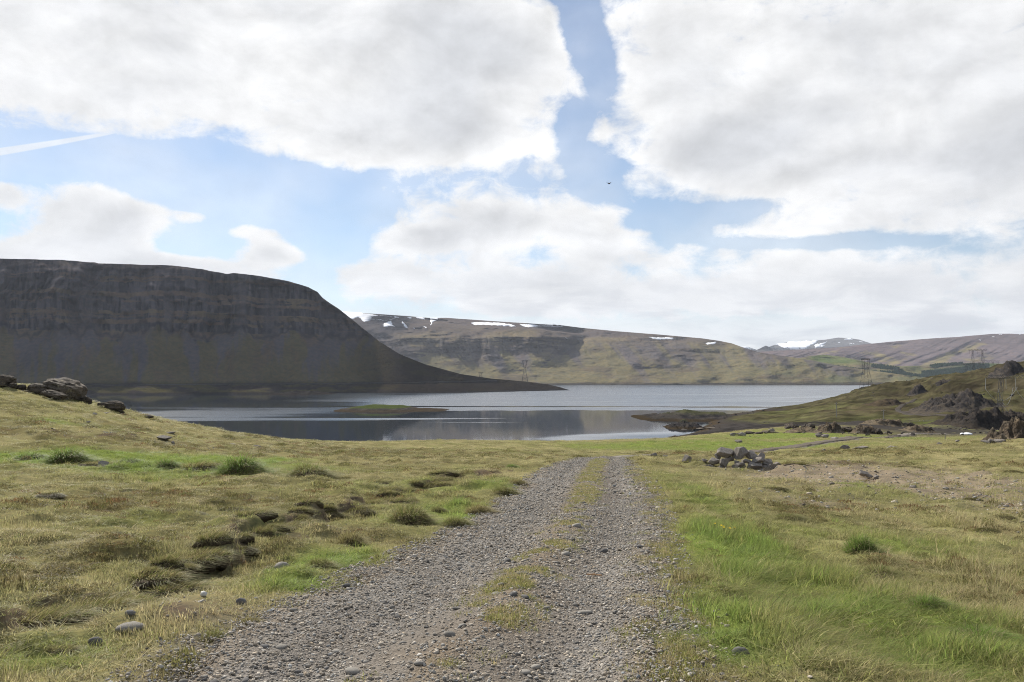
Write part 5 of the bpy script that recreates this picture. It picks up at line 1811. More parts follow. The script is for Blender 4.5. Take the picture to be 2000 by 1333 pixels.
def add_gravel(X, Y, Z, size):
    n = len(X)
    flat = RNG.uniform(0.6, 1.3, n)
    gp.append(np.stack([X, Y, Z - 0.25 * size * flat], 1))
    gi_.append(RNG.integers(0, 10, n))
    gr_.append(np.stack([RNG.normal(0, 0.25, n), RNG.normal(0, 0.25, n), RNG.uniform(0, 6.28, n)], 1))
    gs_.append(np.stack([size, size * RNG.uniform(0.7, 1, n), size * flat], 1))
    v = np.clip(RNG.normal(0.285, 0.085, n), 0.10, 0.55)
    wm = RNG.normal(0, 0.05, n)
    gt_.append(np.stack([v * (1.12 + wm), v, v * (0.83 - wm)], 1))


def track_pts(n, y0, y1, power=1.0):
    t_ = RNG.uniform(0, 1, n)
    Yp = (y0 ** power + t_ * (y1 ** power - y0 ** power)) ** (1 / power)
    l, r = edge(EL_, Yp), edge(ER_, Yp)
    Xp = l - 0.22 + RNG.uniform(0, 1, n) * (r - l + 0.55)
    rt = road_t(Xp, Yp)
    keep = RNG.uniform(0, 1, n) < 1 - 0.85 * sst(rt + -fbm(Xp / 0.45, Yp / 0.7, 981, 3) * 0.30, -0.1, 0.22)
    m_ = edge(EM_, Yp)
    keep &= RNG.uniform(0, 1, n) < 1 - 0.45 * np.exp(-((Xp - m_) / 0.16) ** 2)
    l, r = edge(EL_, Yp), edge(ER_, Yp)
    ru = np.exp(-((Xp - (m_ + (r - m_) * 0.30)) / 0.22) ** 2) + np.exp(-((Xp - (l + (m_ - l) * 0.82)) / 0.22) ** 2)
    keep &= RNG.uniform(0, 1, n) < 1 - 0.8 * ru * sst(fbm(Xp / 0.5, Yp / 1.6, 995, 3), -0.3, 0.3)
    Xp, Yp = Xp[keep], Yp[keep]
    return Xp, Yp


for (n, y0, y1, s0, sg) in ((52000, 3.6, 8.0, 0.0058, 0.58), (40000, 8.0, 16.0, 0.0085, 0.52), (20000, 16.0, 48.0, 0.0155, 0.45)):
    X, Y = track_pts(n, y0, y1, 0.9)
    Z = np.maximum(track_surface(X, Y, 0), ground_z(X, Y) - 0.01)
    add_gravel(X, Y, Z, np.minimum(s0 * np.exp(RNG.normal(0, sg, len(X))), s0 * 3.2))
# stones on the bare ground right, on bare earth and on the right shoulder
for (n, y0, y1, s0) in ((16000, 3.5, 14, 0.010), (36000, 14, 48, 0.020)):
    X, Y = wedge_points(n, y0, y1, 1.0)
    cov = cover(X, Y)
    sh = np.exp(-((X - edge(ER_, Y) - 0.2) / 0.22) ** 2) * 0.8 * (Y < 25)
    k = RNG.uniform(0, 1, n) < np.clip(cov['b'] + cov['e'] * 0.8 + sh, 0, 1) * (road_t(X, Y) > 0)
    X, Y = X[k], Y[k]
    add_gravel(X, Y, ground_z(X, Y), s0 * np.exp(RNG.normal(0, 0.5, len(X))))
scatter("gravel", np.concatenate(gp), np.concatenate(gi_), np.concatenate(gr_), np.concatenate(gs_), np.concatenate(gt_), PEB)

# larger stones bedded in the track
rs = random.Random(77)
nst = 0
while nst < 240:
    y = math.exp(rs.uniform(math.log(4.0), math.log(15)))
    l, r = float(edge(EL_, np.array([y]))[0]), float(edge(ER_, np.array([y]))[0])
    u_ = rs.random()
    x = l + (r - l) * (u_ ** 1.25)
    s = min(0.055, 0.018 * math.exp(rs.gauss(0.15, 0.42))) * (1 + 0.03 * y)
    o = bpy.data.objects.new("stone", (RND + RNDD)[rs.choice((0, 1, 2, 3, 4, 5, 6, 7, 8, 9))])
    z = float(track_surface(np.array([x]), np.array([y]), 0)[0])
    fl = rs.uniform(0.5, 1.0)
    o.location = (x, y, z - 0.3 * s * fl)
    o.scale = (s, s * rs.uniform(0.75, 1), s * fl)
    o.rotation_euler = (R(rs.gauss(0, 7)), R(rs.gauss(0, 7)), rs.uniform(0, 6.28))
    link(o, track)
    nst += 1


# ------------------------------------------------------------------ tussocks and turf clumps
def mound_bm(seed, flat=0.55, sub=3, amp=0.25):
    bm = bmesh.new()
    bmesh.ops.create_icosphere(bm, subdivisions=sub, radius=1.0)
    co = np.array([v.co[:] for v in bm.verts])
    k = 1 + amp * fbm(co[:, 0] * 1.7 + seed, co[:, 1] * 1.7 + co[:, 2], seed, 4)
    co *= k[:, None]
    co[:, 2] *= flat
    co[:, 2] -= 0.12
    for v, c in zip(bm.verts, co):
        v.co = c
    return bm


def tussock_grass(seed, n, cols, lmin, lmax, wid, flat, lo=0.0, wind=(0.45, -0.25), side=None):
    rs = np.random.default_rng(seed)
    a = rs.uniform(0, 2 * np.pi, n)
    zt = rs.uniform(lo, 1, n)
    rr = np.sqrt(np.maximum(0, 1 - zt ** 2))
    nrm = np.stack([rr * np.cos(a), rr * np.sin(a), zt], 1)
    k = 1 + 0.2 * fbm(nrm[:, 0] * 1.7 + seed, nrm[:, 1] * 1.7 + nrm[:, 2], seed, 4)
    roots = nrm * k[:, None]
    roots[:, 2] = roots[:, 2] * flat - 0.12
    ln_ = rs.uniform(lmin, lmax, n)
    ld = nrm * [0.75, 0.75, 0] + rs.normal(0, 0.22, (n, 3)) * [1, 1, 0]
    bd = (nrm * [0.7, 0.7, 0] + np.array([wind[0], wind[1], 0]) + rs.normal(0, 0.28, (n, 3)) * [1, 1, 0]) * 0.9
    V, faces, T, B = blades(roots * 0.96, ln_, rs.uniform(0.7, 1.2, n) * wid, ld, bd, rs)
    # tips hang with gravity on the flanks
    V[:, 2] -= (T ** 2) * 0.25 * np.repeat(0, 1)
    me = mesh_np("tussock_grass", V, faces, M['tuss'], True)
    ci = rs.integers(0, len(cols), n)
    c = np.array(cols)[ci] * rs.uniform(0.75, 1.25, n)[:, None]
    for nm, arr in (("Col", c[B]), ("bl", np.ones((len(V), 3)))):
        at = me.attributes.new(nm, 'FLOAT_COLOR', 'POINT')
        c4 = np.ones((len(V), 4), np.float32)
        c4[:, :3] = arr
        at.data.foreach_set("color", c4.ravel())
    return me


GREEN = [(0.18, 0.29, 0.05), (0.155, 0.26, 0.05), (0.22, 0.30, 0.07), (0.15, 0.21, 0.06), (0.31, 0.29, 0.13), (0.36, 0.32, 0.17), (0.24, 0.27, 0.09)]
MIXED = [(0.20, 0.24, 0.065), (0.27, 0.26, 0.10), (0.36, 0.31, 0.15), (0.15, 0.16, 0.05), (0.22, 0.185, 0.085)]
STRAW = [(0.42, 0.36, 0.18), (0.35, 0.30, 0.14), (0.26, 0.23, 0.10), (0.21, 0.20, 0.07), (0.16, 0.125, 0.06)]
HEATH = [(0.12, 0.12, 0.04), (0.15, 0.125, 0.05), (0.18, 0.165, 0.055), (0.10, 0.08, 0.035)]
TU = {}
for kd, cols, lmn, lmx, wd, fl, nb in (('green', GREEN, 0.3, 0.75, 0.03, 0.62, 2400), ('mixed', MIXED, 0.28, 0.7, 0.03, 0.6, 2000), ('straw', STRAW, 0.3, 0.85, 0.028, 0.5, 1800), ('heath', HEATH, 0.10, 0.26, 0.04, 0.5, 2200)):
    TU[kd] = [(bm_mesh("mound", mound_bm(500 + i + len(kd) * 7, fl), M['soil'], True), tussock_grass(520 + i + len(kd) * 7, nb, cols, lmn, lmx, wd, fl)) for i in range(2)]


CULL = []        # places where loose grass gives way to tussocks, clumps and stones


def tussock(px, py, w, h, kd, label, group=None, var=0, name="grass_tussock", cat="tussock"):
    x, y = hit(px, py)
    s = y / F
    rx = w * s / 2 * 0.86
    rz = h * s / (0.55 + 0.25)
    z = gz1(x, y + rx * 0.5)
    CULL.append((x, y + rx * 0.5, rx * 0.55, rx * 0.5))
    root = empty(name, (x, y + rx * 0.5, z))
    tag(root, label, cat, group)
    rs = random.Random(int(px * 3 + py))
    md_, gr = TU[kd][var % 2]
    for nm, me in (("mound", md_), ("grass_cover", gr)):
        o = bpy.data.objects.new(nm, me)
        k_m = 0.84 if nm == 'mound' else 1.0
        o.scale = (rx * k_m * 1.08, rx * 0.85 * k_m, rz * k_m * 0.84)
        o.location = (0, 0, 0.0)
        o.rotation_euler = (0, 0, rs.uniform(-0.5, 0.5))
        link(o, root)
    return root


GT = "grass tussocks in the meadow"
for i, a in enumerate((
        (125, 904, 74, 30, 'green', "bright green dome tussock at the left end of the green strip"),
        (322, 916, 44, 22, 'green', "small green tussock with a dark hollow on its left, in the green strip"),
        (467, 928, 86, 40, 'green', "largest rounded green tussock, dark on its near side"),
        (600, 935, 88, 28, 'mixed', "broad low tussock at the right end of the green strip"),
        (55, 898, 60, 14, 'green', "low bright green cushion at the far left of the green strip"),
        (250, 905, 46, 12, 'green', "low green cushion between the dome tussock and the earth mound"),
        (1690, 1086, 62, 40, 'green', "shaggy dark green tussock in the long grass on the right"),
        (1728, 1128, 78, 26, 'mixed', "low dark tussock below the shaggy one on the right"),
        (1825, 1208, 80, 30, 'green', "dark tussock in the long grass toward the lower right"),
        (1940, 1262, 110, 34, 'green', "grassy hump near the lower right corner"),
        (1545, 1015, 60, 14, 'mixed', "low olive tussock in the grass right of the track"),
        (684, 1066, 50, 34, 'straw', "spiky straw tussock with a dark core left of the track"),
        (800, 1026, 88, 40, 'mixed', "big overhanging tussock above the gravel's left edge"),
        (890, 1030, 52, 22, 'mixed', "green tussock just right of the big overhanging one"),
        (936, 1004, 52, 22, 'straw', "straw tussock on the track's left edge halfway up"),
        (622, 1114, 60, 28, 'mixed', "tufty mound beside the pale rounded stone"),
        (985, 968, 50, 18, 'mixed', "small tussock near the track where it narrows"),
        (487, 1222, 44, 24, 'straw', "dry tuft at the gravel's left edge near the bottom"),
        (415, 1252, 60, 26, 'mixed', "green tuft on the earth rim at lower left"),
        (1000, 913, 24, 9, 'green', "tiny dark green tuft left of the far end of the track"),
        (855, 1000, 30, 12, 'mixed', "little tuft behind the big overhanging tussock"),
        (1010, 948, 34, 15, 'straw', "straw tuft hanging over the far left edge of the track"))):
    tussock(*a, group=GT, var=i)
HG = "dark heath cushions"
for i, a in enumerate((
        (465, 1088, 66, 24, "round dark green heath cushion on the bare strip of the bank"),
        (445, 1020, 70, 14, "flat heath patch in the middle of the left meadow"),
        (368, 1026, 60, 12, "low heath patch left of the middle of the meadow"),
        (1935, 1040, 50, 16, "dark heath cushion on the gravelly slope at the right"),
        (1985, 925, 44, 12, "rusty heath cushion near the right edge on gravel"),
        (1970, 1022, 44, 12, "heath cushion by the right edge of the photo"),
        (1850, 1110, 90, 20, "spreading brown heath hump right of the shaggy tussock"),
        (1660, 960, 44, 8, "thin heath cushion below the big stone heap's gravel"),
        (1905, 985, 40, 9, "small heath cushion in the gravel slope"),
        (1780, 918, 46, 7, "heath streak on the straw slope, right"),
        (1520, 962, 46, 9, "olive hump of moss between track and gravel slope"),
        (700, 1002, 60, 22, "heath-topped block on the bank behind the big overhanging tussock"),
        (640, 1010, 52, 18, "heath-topped block left of the bank's gap"),
        (240, 962, 60, 12, "brown moss hummock in the left meadow"),
        (90, 985, 60, 12, "brown moss hummock near the left edge"),
        (840, 905, 44, 8, "dark hummock in the brown belt under the brow"),
        (760, 898, 40, 7, "dark hummock in the brown belt, left of its middle"),
        (920, 900, 36, 8, "dark hummock at the right end of the brown belt"),
        (690, 893, 34, 6, "dark hummock at the left end of the brown belt"),
        (620, 882, 30, 5, "little dark hummock just under the brow"))):
    tussock(a[0], a[1], a[2], a[3], 'heath', a[4], HG, i, "heath_cushion", "heath")


# clumps of torn turf: dark earth with grass on top
def clump_mesh(seed):
    bm = bmesh.new()
    bmesh.ops.create_icosphere(bm, subdivisions=4, radius=1.0)
    co = np.array([v.co[:] for v in bm.verts])
    k = 1 + 0.50 * fbm(co[:, 0] * 2.4 + seed, co[:, 1] * 2.4 + co[:, 2] * 1.7, seed, 4) + 0.10 * fbm(co[:, 0] * 8 + seed, co[:, 1] * 8 + co[:, 2] * 7, seed + 3, 3)
    co *= k[:, None]
    co[:, 2] = np.where(co[:, 2] > 0.4, 0.4 + (co[:, 2] - 0.4) * 0.5, co[:, 2]) + 0.10 * fbm(co[:, 0] * 3, co[:, 1] * 3, seed, 3)
    for v, c in zip(bm.verts, co):
        v.co = c
    return bm_mesh("soil", bm, M['soil'], True)


def clump_grass(seed, cols):
    rs = np.random.default_rng(seed)
    n = 900
    r = np.sqrt(rs.uniform(0, 1, n)) * 0.98
    a = rs.uniform(0, 2 * np.pi, n)
    roots = np.stack([r * np.cos(a), r * np.sin(a), 0.58 - 0.25 * sst(r, 0.75, 1.0)], 1)
    out = np.stack([np.cos(a), np.sin(a), 0 * a], 1) * (r ** 3)[:, None]
    ld = out * 0.7 + rs.normal(0, 0.35, (n, 3)) * [1, 1, 0]
    V, faces, T, B = blades(roots, rs.uniform(0.35, 1.1, n), rs.uniform(0.018, 0.034, n), ld * 0.8, out * 0.6 + np.array([0.3, -0.2, 0]), rs)
    V[:, 2] -= T ** 2 * 0.35 * np.tile(sst(r, 0.7, 1.0), 7)
    me = mesh_np("turf_top", V, faces, M['tuss'], True)
    c = np.array(cols)[rs.integers(0, len(cols), n)] * rs.uniform(0.75, 1.25, n)[:, None]
    for nm, arr in (("Col", c[B]), ("bl", np.ones((len(V), 3)))):
        at = me.attributes.new(nm, 'FLOAT_COLOR', 'POINT')
        c4 = np.ones((len(V), 4), np.float32)
        c4[:, :3] = arr
        at.data.foreach_set("color", c4.ravel())
    return me


CL = [(clump_mesh(600 + i), clump_grass(620 + i, MIXED + STRAW)) for i in range(3)]


def clump(px, py, w, h, label, i):
    x, y = hit(px, py)
    s = y / F
    rx = w * s / 2 * 1.25
    rz = h * s * 0.68
    yc = y + min(rx * 0.7, rz * 1.4) * 0.5
    CULL.append((x, yc - 0.10, rx * 0.95, min(rx * 0.7, rz * 1.4) + 0.12))
    root = empty("turf_clump", (x, yc, gz1(x, yc) - 0.22 * rz))
    tag(root, label, "turf clump", "torn turf along the bank")
    rs = random.Random(i)
    for nm, me in (("soil", CL[i % 3][0]), ("turf_top", CL[i % 3][1])):
        o = bpy.data.objects.new(nm, me)
        o.scale = (rx, min(rx * 0.7, rz * 1.4), rz)
        o.rotation_euler = (0, 0, rs.uniform(-0.3, 0.3) + 0.2)
        link(o, root)


for i, a in enumerate((
        (110, 1222, 92, 44, "dark earthy end of the longest turf bank at lower left"),
        (180, 1198, 96, 46, "middle of the longest turf bank at lower left"),
        (255, 1178, 84, 36, "right end of the longest turf bank at lower left"),
        (405, 1108, 64, 28, "turf block with bare earth left of the heath cushion"),
        (350, 1122, 54, 18, "flatter turf block left of the bare earth one"),
        (430, 1092, 30, 22, "small upright earth lump behind the turf block"),
        (292, 1142, 28, 20, "small spiky earth tuft above the longest bank"),
        (575, 1032, 70, 22, "torn turf lump left of the wide gap in the bank"),
        (390, 918, 64, 22, "brown bare earth mound between the two green tussocks"),
        (190, 908, 50, 13, "dark hollow of earth in the green strip"),
        (108, 1278, 62, 18, "low earth rim with stones at lower left"),
        (520, 1054, 60, 16, "crumbling earth lump below the middle of the bank"),
        (770, 976, 60, 18, "turf block where the bank meets the far tussocks"),
        (850, 950, 54, 16, "last turf block of the bank toward the track"),
        (730, 948, 70, 14, "low torn turf in the brown belt behind the bank"),
        (1556, 921, 44, 9, "turf lump nearest the right foot of the big heap"))):
    clump(a[0], a[1], a[2], a[3], a[4], i)

# ragged row of small torn lumps between the larger blocks
rs = random.Random(41)
bp_ = BANK[1:-1]
ONES = ["first", "second", "third", "fourth", "fifth", "sixth", "seventh", "eighth", "ninth", "tenth", "eleventh", "twelfth", "thirteenth", "fourteenth", "fifteenth", "sixteenth", "seventeenth", "eighteenth", "nineteenth", "twentieth"]
ORD = ONES + ["twenty-" + w for w in ONES[:9]] + ["thirtieth"] + ["thirty-" + w for w in ONES[:9]]
sl_ = np.concatenate([[0], np.cumsum(np.hypot(*np.diff(bp_, axis=0).T))])
for i in range(34):
    q = (i + rs.uniform(0.1, 0.9)) / 34 * sl_[-1]
    x, y = float(np.interp(q, sl_, bp_[:, 0])) + rs.gauss(0, 0.09), float(np.interp(q, sl_, bp_[:, 1])) + rs.gauss(0, 0.09)
    rx = rs.uniform(0.10, 0.22) * (1 + y / 40)
    rz = rs.uniform(0.055, 0.10) * (1 + y / 50)
    CULL.append((x, y - 0.08, rx * 0.9, rx * 0.6))
    root = empty("turf_clump", (x, y, gz1(x, y) - 0.1 * rz))
    tag(root, ORD[i] + " small torn turf lump counted from the left along the eroded bank", "turf clump", "small lumps of the turf bank")
    for nm, me in (("soil", CL[i % 3][0]), ("turf_top", CL[i % 3][1])):
        o = bpy.data.objects.new(nm, me)
        o.scale = (rx, rx * 0.55, rz)
        o.rotation_euler = (0, 0, rs.uniform(0.0, 0.9))
        link(o, root)

# ------------------------------------------------------------------ pylons, poles
def bar(bm, a, b, r, n=4):
    a, b = Vector(a), Vector(b)
    d = b - a
    if d.length < 1e-6:
        return
    q = d.to_track_quat('Z', 'Y')
    va, vb = [], []
    for i in range(n):
        t_ = 2 * math.pi * (i + 0.5) / n
        off = q @ Vector((math.cos(t_) * r, math.sin(t_) * r, 0))
        va.append(bm.verts.new(a + off))
        vb.append(bm.verts.new(b + off))
    for i in range(n):
        j = (i + 1) % n
        bm.faces.new((va[i], va[j], vb[j], vb[i]))
    bm.faces.new(va[::-1])
    bm.faces.new(vb)


def part(name, bm, mat, parent):
    o = bpy.data.objects.new(name, bm_mesh(name, bm, mat))
    return link(o, parent)


def lattice_leg(bm, p0, p1, w0, w1, r, panels):
    """four-legged lattice column from p0 (width w0) to p1 (width w1)"""
    p0, p1 = Vector(p0), Vector(p1)
    cor = [(-1, -1), (1, -1), (1, 1), (-1, 1)]

    def at(t_, k):
        w = w0 + (w1 - w0) * t_
        c = p0.lerp(p1, t_)
        return c + Vector((cor[k][0] * w / 2, cor[k][1] * w / 2, 0))
    for k in range(4):
        bar(bm, at(0, k), at(1, k), r)
    for i in range(panels):
        t0, t1 = i / panels, (i + 1) / panels
        for k in range(4):
            j = (k + 1) % 4
            if (i + k) % 2:
                bar(bm, at(t0, k), at(t1, j), r * 0.5)
            else:
                bar(bm, at(t0, j), at(t1, k), r * 0.5)
            if i % 2:
                bar(bm, at(t1, k), at(t1, j), r * 0.5)


def truss(bm, x0, x1, y, z, hgt, r, n, wid=1.2):
    for yy in (y - wid / 2, y + wid / 2):
        bar(bm, (x0, yy, z), (x1, yy, z), r)
        bar(bm, (x0, yy, z + hgt), (x1, yy, z + hgt), r)
        for i in range(n):
            a, b = x0 + (x1 - x0) * i / n, x0 + (x1 - x0) * (i + 1) / n
            if i % 2:
                bar(bm, (a, yy, z), (b, yy, z + hgt), r * 0.7)
            else:
                bar(bm, (a, yy, z + hgt), (b, yy, z), r * 0.7)


def base_at(px, py, Y):
    p_ = P(px, py, Y)
    return p_


# lattice tower on the hill shoulder beside the water
Yp = 770
b = P(1692, 762, Yp)
s = Yp / F
rt_o = empty("pylon", b)
tag(rt_o, "slender lattice tower standing on the hill's end beside the water", "pylon", "power line towers")
bm = bmesh.new()
lattice_leg(bm, (0, 0, 0), (0, 0, 41 * s), 20 * s, 8 * s, 0.11, 5)
part("tower_body", bm, M['steel'], rt_o)
bm = bmesh.new()
lattice_leg(bm, (0, 0, 41 * s), (0, 0, 60 * s), 8 * s, 11 * s, 0.13, 2)
part("tower_head", bm, M['steel'], rt_o)
bm = bmesh.new()
truss(bm, -8 * s, 8 * s, 0, 59 * s, 2.0 * s, 0.14, 5, 3)
part("crossarm", bm, M['steel'], rt_o)


# portal towers behind the crest of the hill
def portal(px0, px1, py_top, py_foot, Y, arm0, arm1, label, rr):
    s = Y / F
    c = P((px0 + px1) / 2, py_foot, Y)
    root = empty("pylon", c)
    tag(root, label, "pylon", "power line towers")
    h = (py_foot - py_top) * s
    w = (px1 - px0) * s
    for sgn in (-1, 1):
        bm = bmesh.new()
        lattice_leg(bm, (sgn * w / 2 * 1.15, 0, 0), (sgn * w / 2, 0, h), 4.5, 1.0, rr, 6)
        part("leg", bm, M['steel'], root)
    bm = bmesh.new()
    truss(bm, (arm0 - (px0 + px1) / 2) * s, (arm1 - (px0 + px1) / 2) * s, 0, h, 1.5, rr, 12)
    part("crossarm", bm, M['steel'], root)
    for x in (arm0 + 2, (px0 + px1) / 2, arm1 - 2):
        bm = bmesh.new()
        xx = (x - (px0 + px1) / 2) * s
        bar(bm, (xx, 0, h), (xx, 0, h - 4.0), rr * 0.6, 6)
        part("insulator", bm, M['steel'], root)
    return root


portal(1901, 1920, 685, 735, 900, 1893, 1929, "farther and taller portal tower behind the brown hill's crest", 0.09)
portal(1914, 1940, 708, 738, 760, 1900, 1953, "nearer portal tower with a wide crossarm behind the brown hill's crest", 0.08)
portal(1888, 1902, 713, 735, 980, 1882, 1909, "lowest small portal tower left of the other two on the hill crest", 0.09)

# the nearest tower: lattice mast with a wide crossarm and looping conductors
Yp = 372
s = Yp / F
b = P(1960, 858, Yp)
root = empty("pylon", b)
tag(root, "nearest tower with a wide lattice crossarm and drooping cables over the gorge", "pylon", "power line towers")
H = (858 - 740) * s
bm = bmesh.new()
lattice_leg(bm, (-1.2, 0, H * 0.62), (-0.2, 0, H), 1.6, 1.3, 0.09, 4)
part("mast_head", bm, M['steel'], root)
for sx in (-1, 1):
    bm = bmesh.new()
    lattice_leg(bm, (sx * 3.2 - 1.2, sx * 0.5, -2), (sx * 0.6 - 1.2, 0, H * 0.63), 0.9, 0.6, 0.06, 6)
    part("leg", bm, M['steel'], root)
bm = bmesh.new()
truss(bm, -32 * s, 62 * s, 0, H, 1.5, 0.11, 18)
part("crossarm", bm, M['steel'], root)


def tube_curve(bm, pts, r, n=5):
    for a, c in zip(pts[:-1], pts[1:]):
        bar(bm, a, c, r, n)


for x0, x1, dy in ((-32, 8, 0.0), (27, 66, 0.0)):
    for xx in (x0, x1):
        bm = bmesh.new()
        bar(bm, (xx * s, dy, H), (xx * s, dy, H - 5.0), 0.07, 6)
        part("insulator", bm, M['cable'], root)
for x0, x1, sag in ((-32, 34, 6.0), (-8, 26, 8.0), (27, 95, 7)):
    bm = bmesh.new()
    pts = []
    for i in range(25):
        t_ = i / 24
        pts.append((x0 * s + (x1 - x0) * s * t_, 1.5 * t_, H - 5.0 - sag * 4 * t_ * (1 - t_) + 1.0 * t_))
    tube_curve(bm, pts, 0.06)
    part("jumper_cable", bm, M['cable'], root)
for a, c in (((-1.2, 0, H * 0.6), (-7, 4, -1)), ((-1.2, 0, H * 0.6), (9, -4, 2))):
    bm = bmesh.new()
    bar(bm, a, c, 0.045, 5)
    part("guy_wire", bm, M['cable'], root)

# towers beyond the spit
Yp = 2250
s = Yp / F
b = P(1025, 749, Yp)
root = empty("pylon", b)
tag(root, "tall tower with a forked head behind the end of the dark spit", "pylon", "power line towers")
bm = bmesh.new()
lattice_leg(bm, (0, 0, 0), (0, 0, 28 * s), 12 * s, 3.0 * s, 0.42, 5)
part("tower_body", bm, M['steel'], root)
for sx in (-1, 1):
    bm = bmesh.new()
    lattice_leg(bm, (sx * 0.8 * s, 0, 28 * s), (sx * 4.2 * s, 0, 43 * s), 1.6 * s, 1.2 * s, 0.36, 3)
    part("fork_arm", bm, M['steel'], root)
bm = bmesh.new()
truss(bm, -6 * s, 6 * s, 0, 43 * s, 1.6 * s, 0.42, 6, 3)
part("crossarm", bm, M['steel'], root)
b = P(939, 742, 2300)
s = 2300 / F
root = empty("pylon", b)
tag(root, "small faint tower on the back of the dark spit, left of the forked one", "pylon", "power line towers")
bm = bmesh.new()
lattice_leg(bm, (0, 0, 0), (0, 0, 13 * s), 7 * s, 3 * s, 0.4, 4)
part("tower_body", bm, M['steel'], root)
bm = bmesh.new()
truss(bm, -5 * s, 5 * s, 0, 13 * s, 1.5 * s, 0.4, 6, 3)
part("crossarm", bm, M['steel'], root)

for (px, py, hp, lab) in ((1634, 818, 29, "left wooden pole in the low green field behind the rocky rise"), (1726, 820, 26, "right wooden pole behind the rocky rise")):
    x, y = hit(px, py)
    root = empty("utility_pole", (x, y, gz1(x, y)))
    tag(root, lab, "pole", "wooden poles in the low field")
    hh_ = hp * y / F
    bm = bmesh.new()
    bar(bm, (0, 0, -0.5), (0, 0, hh_), 0.17, 8)
    part("post", bm, M['wood'], root)
    bm = bmesh.new()
    bar(bm, (-1.0, 0, hh_ - 0.6), (1.0, 0, hh_ - 0.6), 0.10, 6)
    part("crossarm", bm, M['wood'], root)
x, y = hit(1800, 821)
root = empty("gate", (x, y, gz1(x, y)))
tag(root, "small pale gate standing alone in the low field", "gate")
for sx in (-0.9, 0.9):
    bm = bmesh.new()
    bar(bm, (sx, 0, -0.3), (sx, 0, 1.9), 0.13, 6)
    part("post", bm, M['wood'], root)
for zz in (0.7, 1.4):
    bm = bmesh.new()
    bar(bm, (-0.9, 0, zz), (0.9, 0, zz), 0.07, 5)
    part("rail", bm, M['wood'], root)
x, y = hit(1846, 861)
root = empty("fence_post", (x, y, gz1(x, y)))
tag(root, "lone crooked fence post in the straw below the gorge", "post")
bm = bmesh.new()
bar(bm, (0, 0, -0.2), (0.05, 0, 0.85), 0.06, 6)
part("post_shaft", bm, M['wood'], root)
bm = bmesh.new()
bar(bm, (0.05, 0, 0.8), (0.22, 0, 0.9), 0.04, 6)
part("stub", bm, M['wood'], root)

# last snow lying in the hollow by the gorge
for (px, w, lab) in ((1890, 15, "larger white snow patch in the hollow left of the gorge"), (1879, 7, "little white snow remnant left of the larger patch")):
    x, y = hit(px, 849)
    bm = bmesh.new()
    bmesh.ops.create_icosphere(bm, subdivisions=3, radius=1.0)
    for v_ in bm.verts:
        k = 1 + 0.18 * float(fbm(np.array([v_.co.x * 1.5]), np.array([v_.co.y * 1.5]), int(px), 3)[0])
        v_.co = (v_.co.x * k * w / 2 * y / F, v_.co.y * k * w * 0.7 * y / F, v_.co.z * 0.32)
    o = link(bpy.data.objects.new("snow_patch", bm_mesh("snow_patch", bm, M['snow'], True)))
    o.location = (x, y, gz1(x, y) + 0.15)
    tag(o, lab, "snow")

# bird
d = pix_dir(1190, 359)
root = empty("bird", d * (95 / d.y) + Vector((0, 0, EYE)))
tag(root, "small dark bird gliding in the blue gap of the sky", "bird")
bm = bmesh.new()
bmesh.ops.create_icosphere(bm, subdivisions=2, radius=0.5)
for v_ in bm.verts:
    x_ = v_.co.x
    k = 1 - 0.6 * max(0, x_ * 2)
    v_.co = (x_ * 0.40, v_.co.y * 0.12 * k, v_.co.z * 0.11 * k - 0.02)
part("body", bm, M['feather'], root)
for sgn in (-1, 1):
    bm = bmesh.new()
    pr = [((0.07, 0.02, 0.02), (-0.08, 0.02, 0.02)), ((0.09, sgn * 0.18, 0.10), (-0.05, sgn * 0.18, 0.10)), ((0.01, sgn * 0.38, 0.13), (-0.05, sgn * 0.38, 0.13)), ((-0.08, sgn * 0.5, 0.11), (-0.10, sgn * 0.5, 0.11))]
    vs = [[bm.verts.new(q) for q in r_] + [bm.verts.new((q[0], q[1], q[2] - 0.012)) for q in r_] for r_ in pr]
    for a, c in zip(vs[:-1], vs[1:]):
        bm.faces.new((a[0], a[1], c[1], c[0]))
        bm.faces.new((a[2], a[3], c[3], c[2]))
        bm.faces.new((a[0], a[2], c[2], c[0]))
        bm.faces.new((a[1], a[3], c[3], c[1]))
    bmesh.ops.recalc_face_normals(bm, faces=bm.faces)
    part("wing", bm, M['feather'], root)
bm = bmesh.new()
bmesh.ops.create_cone(bm, segments=6, radius1=0.09, radius2=0.02, depth=0.18, cap_ends=True)
for v_ in bm.verts:
    v_.co = (-0.24 - v_.co.z, v_.co.y * 0.9, v_.co.x * 0.2)
part("tail", bm, M['feather'], root)
root.rotation_euler = (0.2, 0, 0.5)

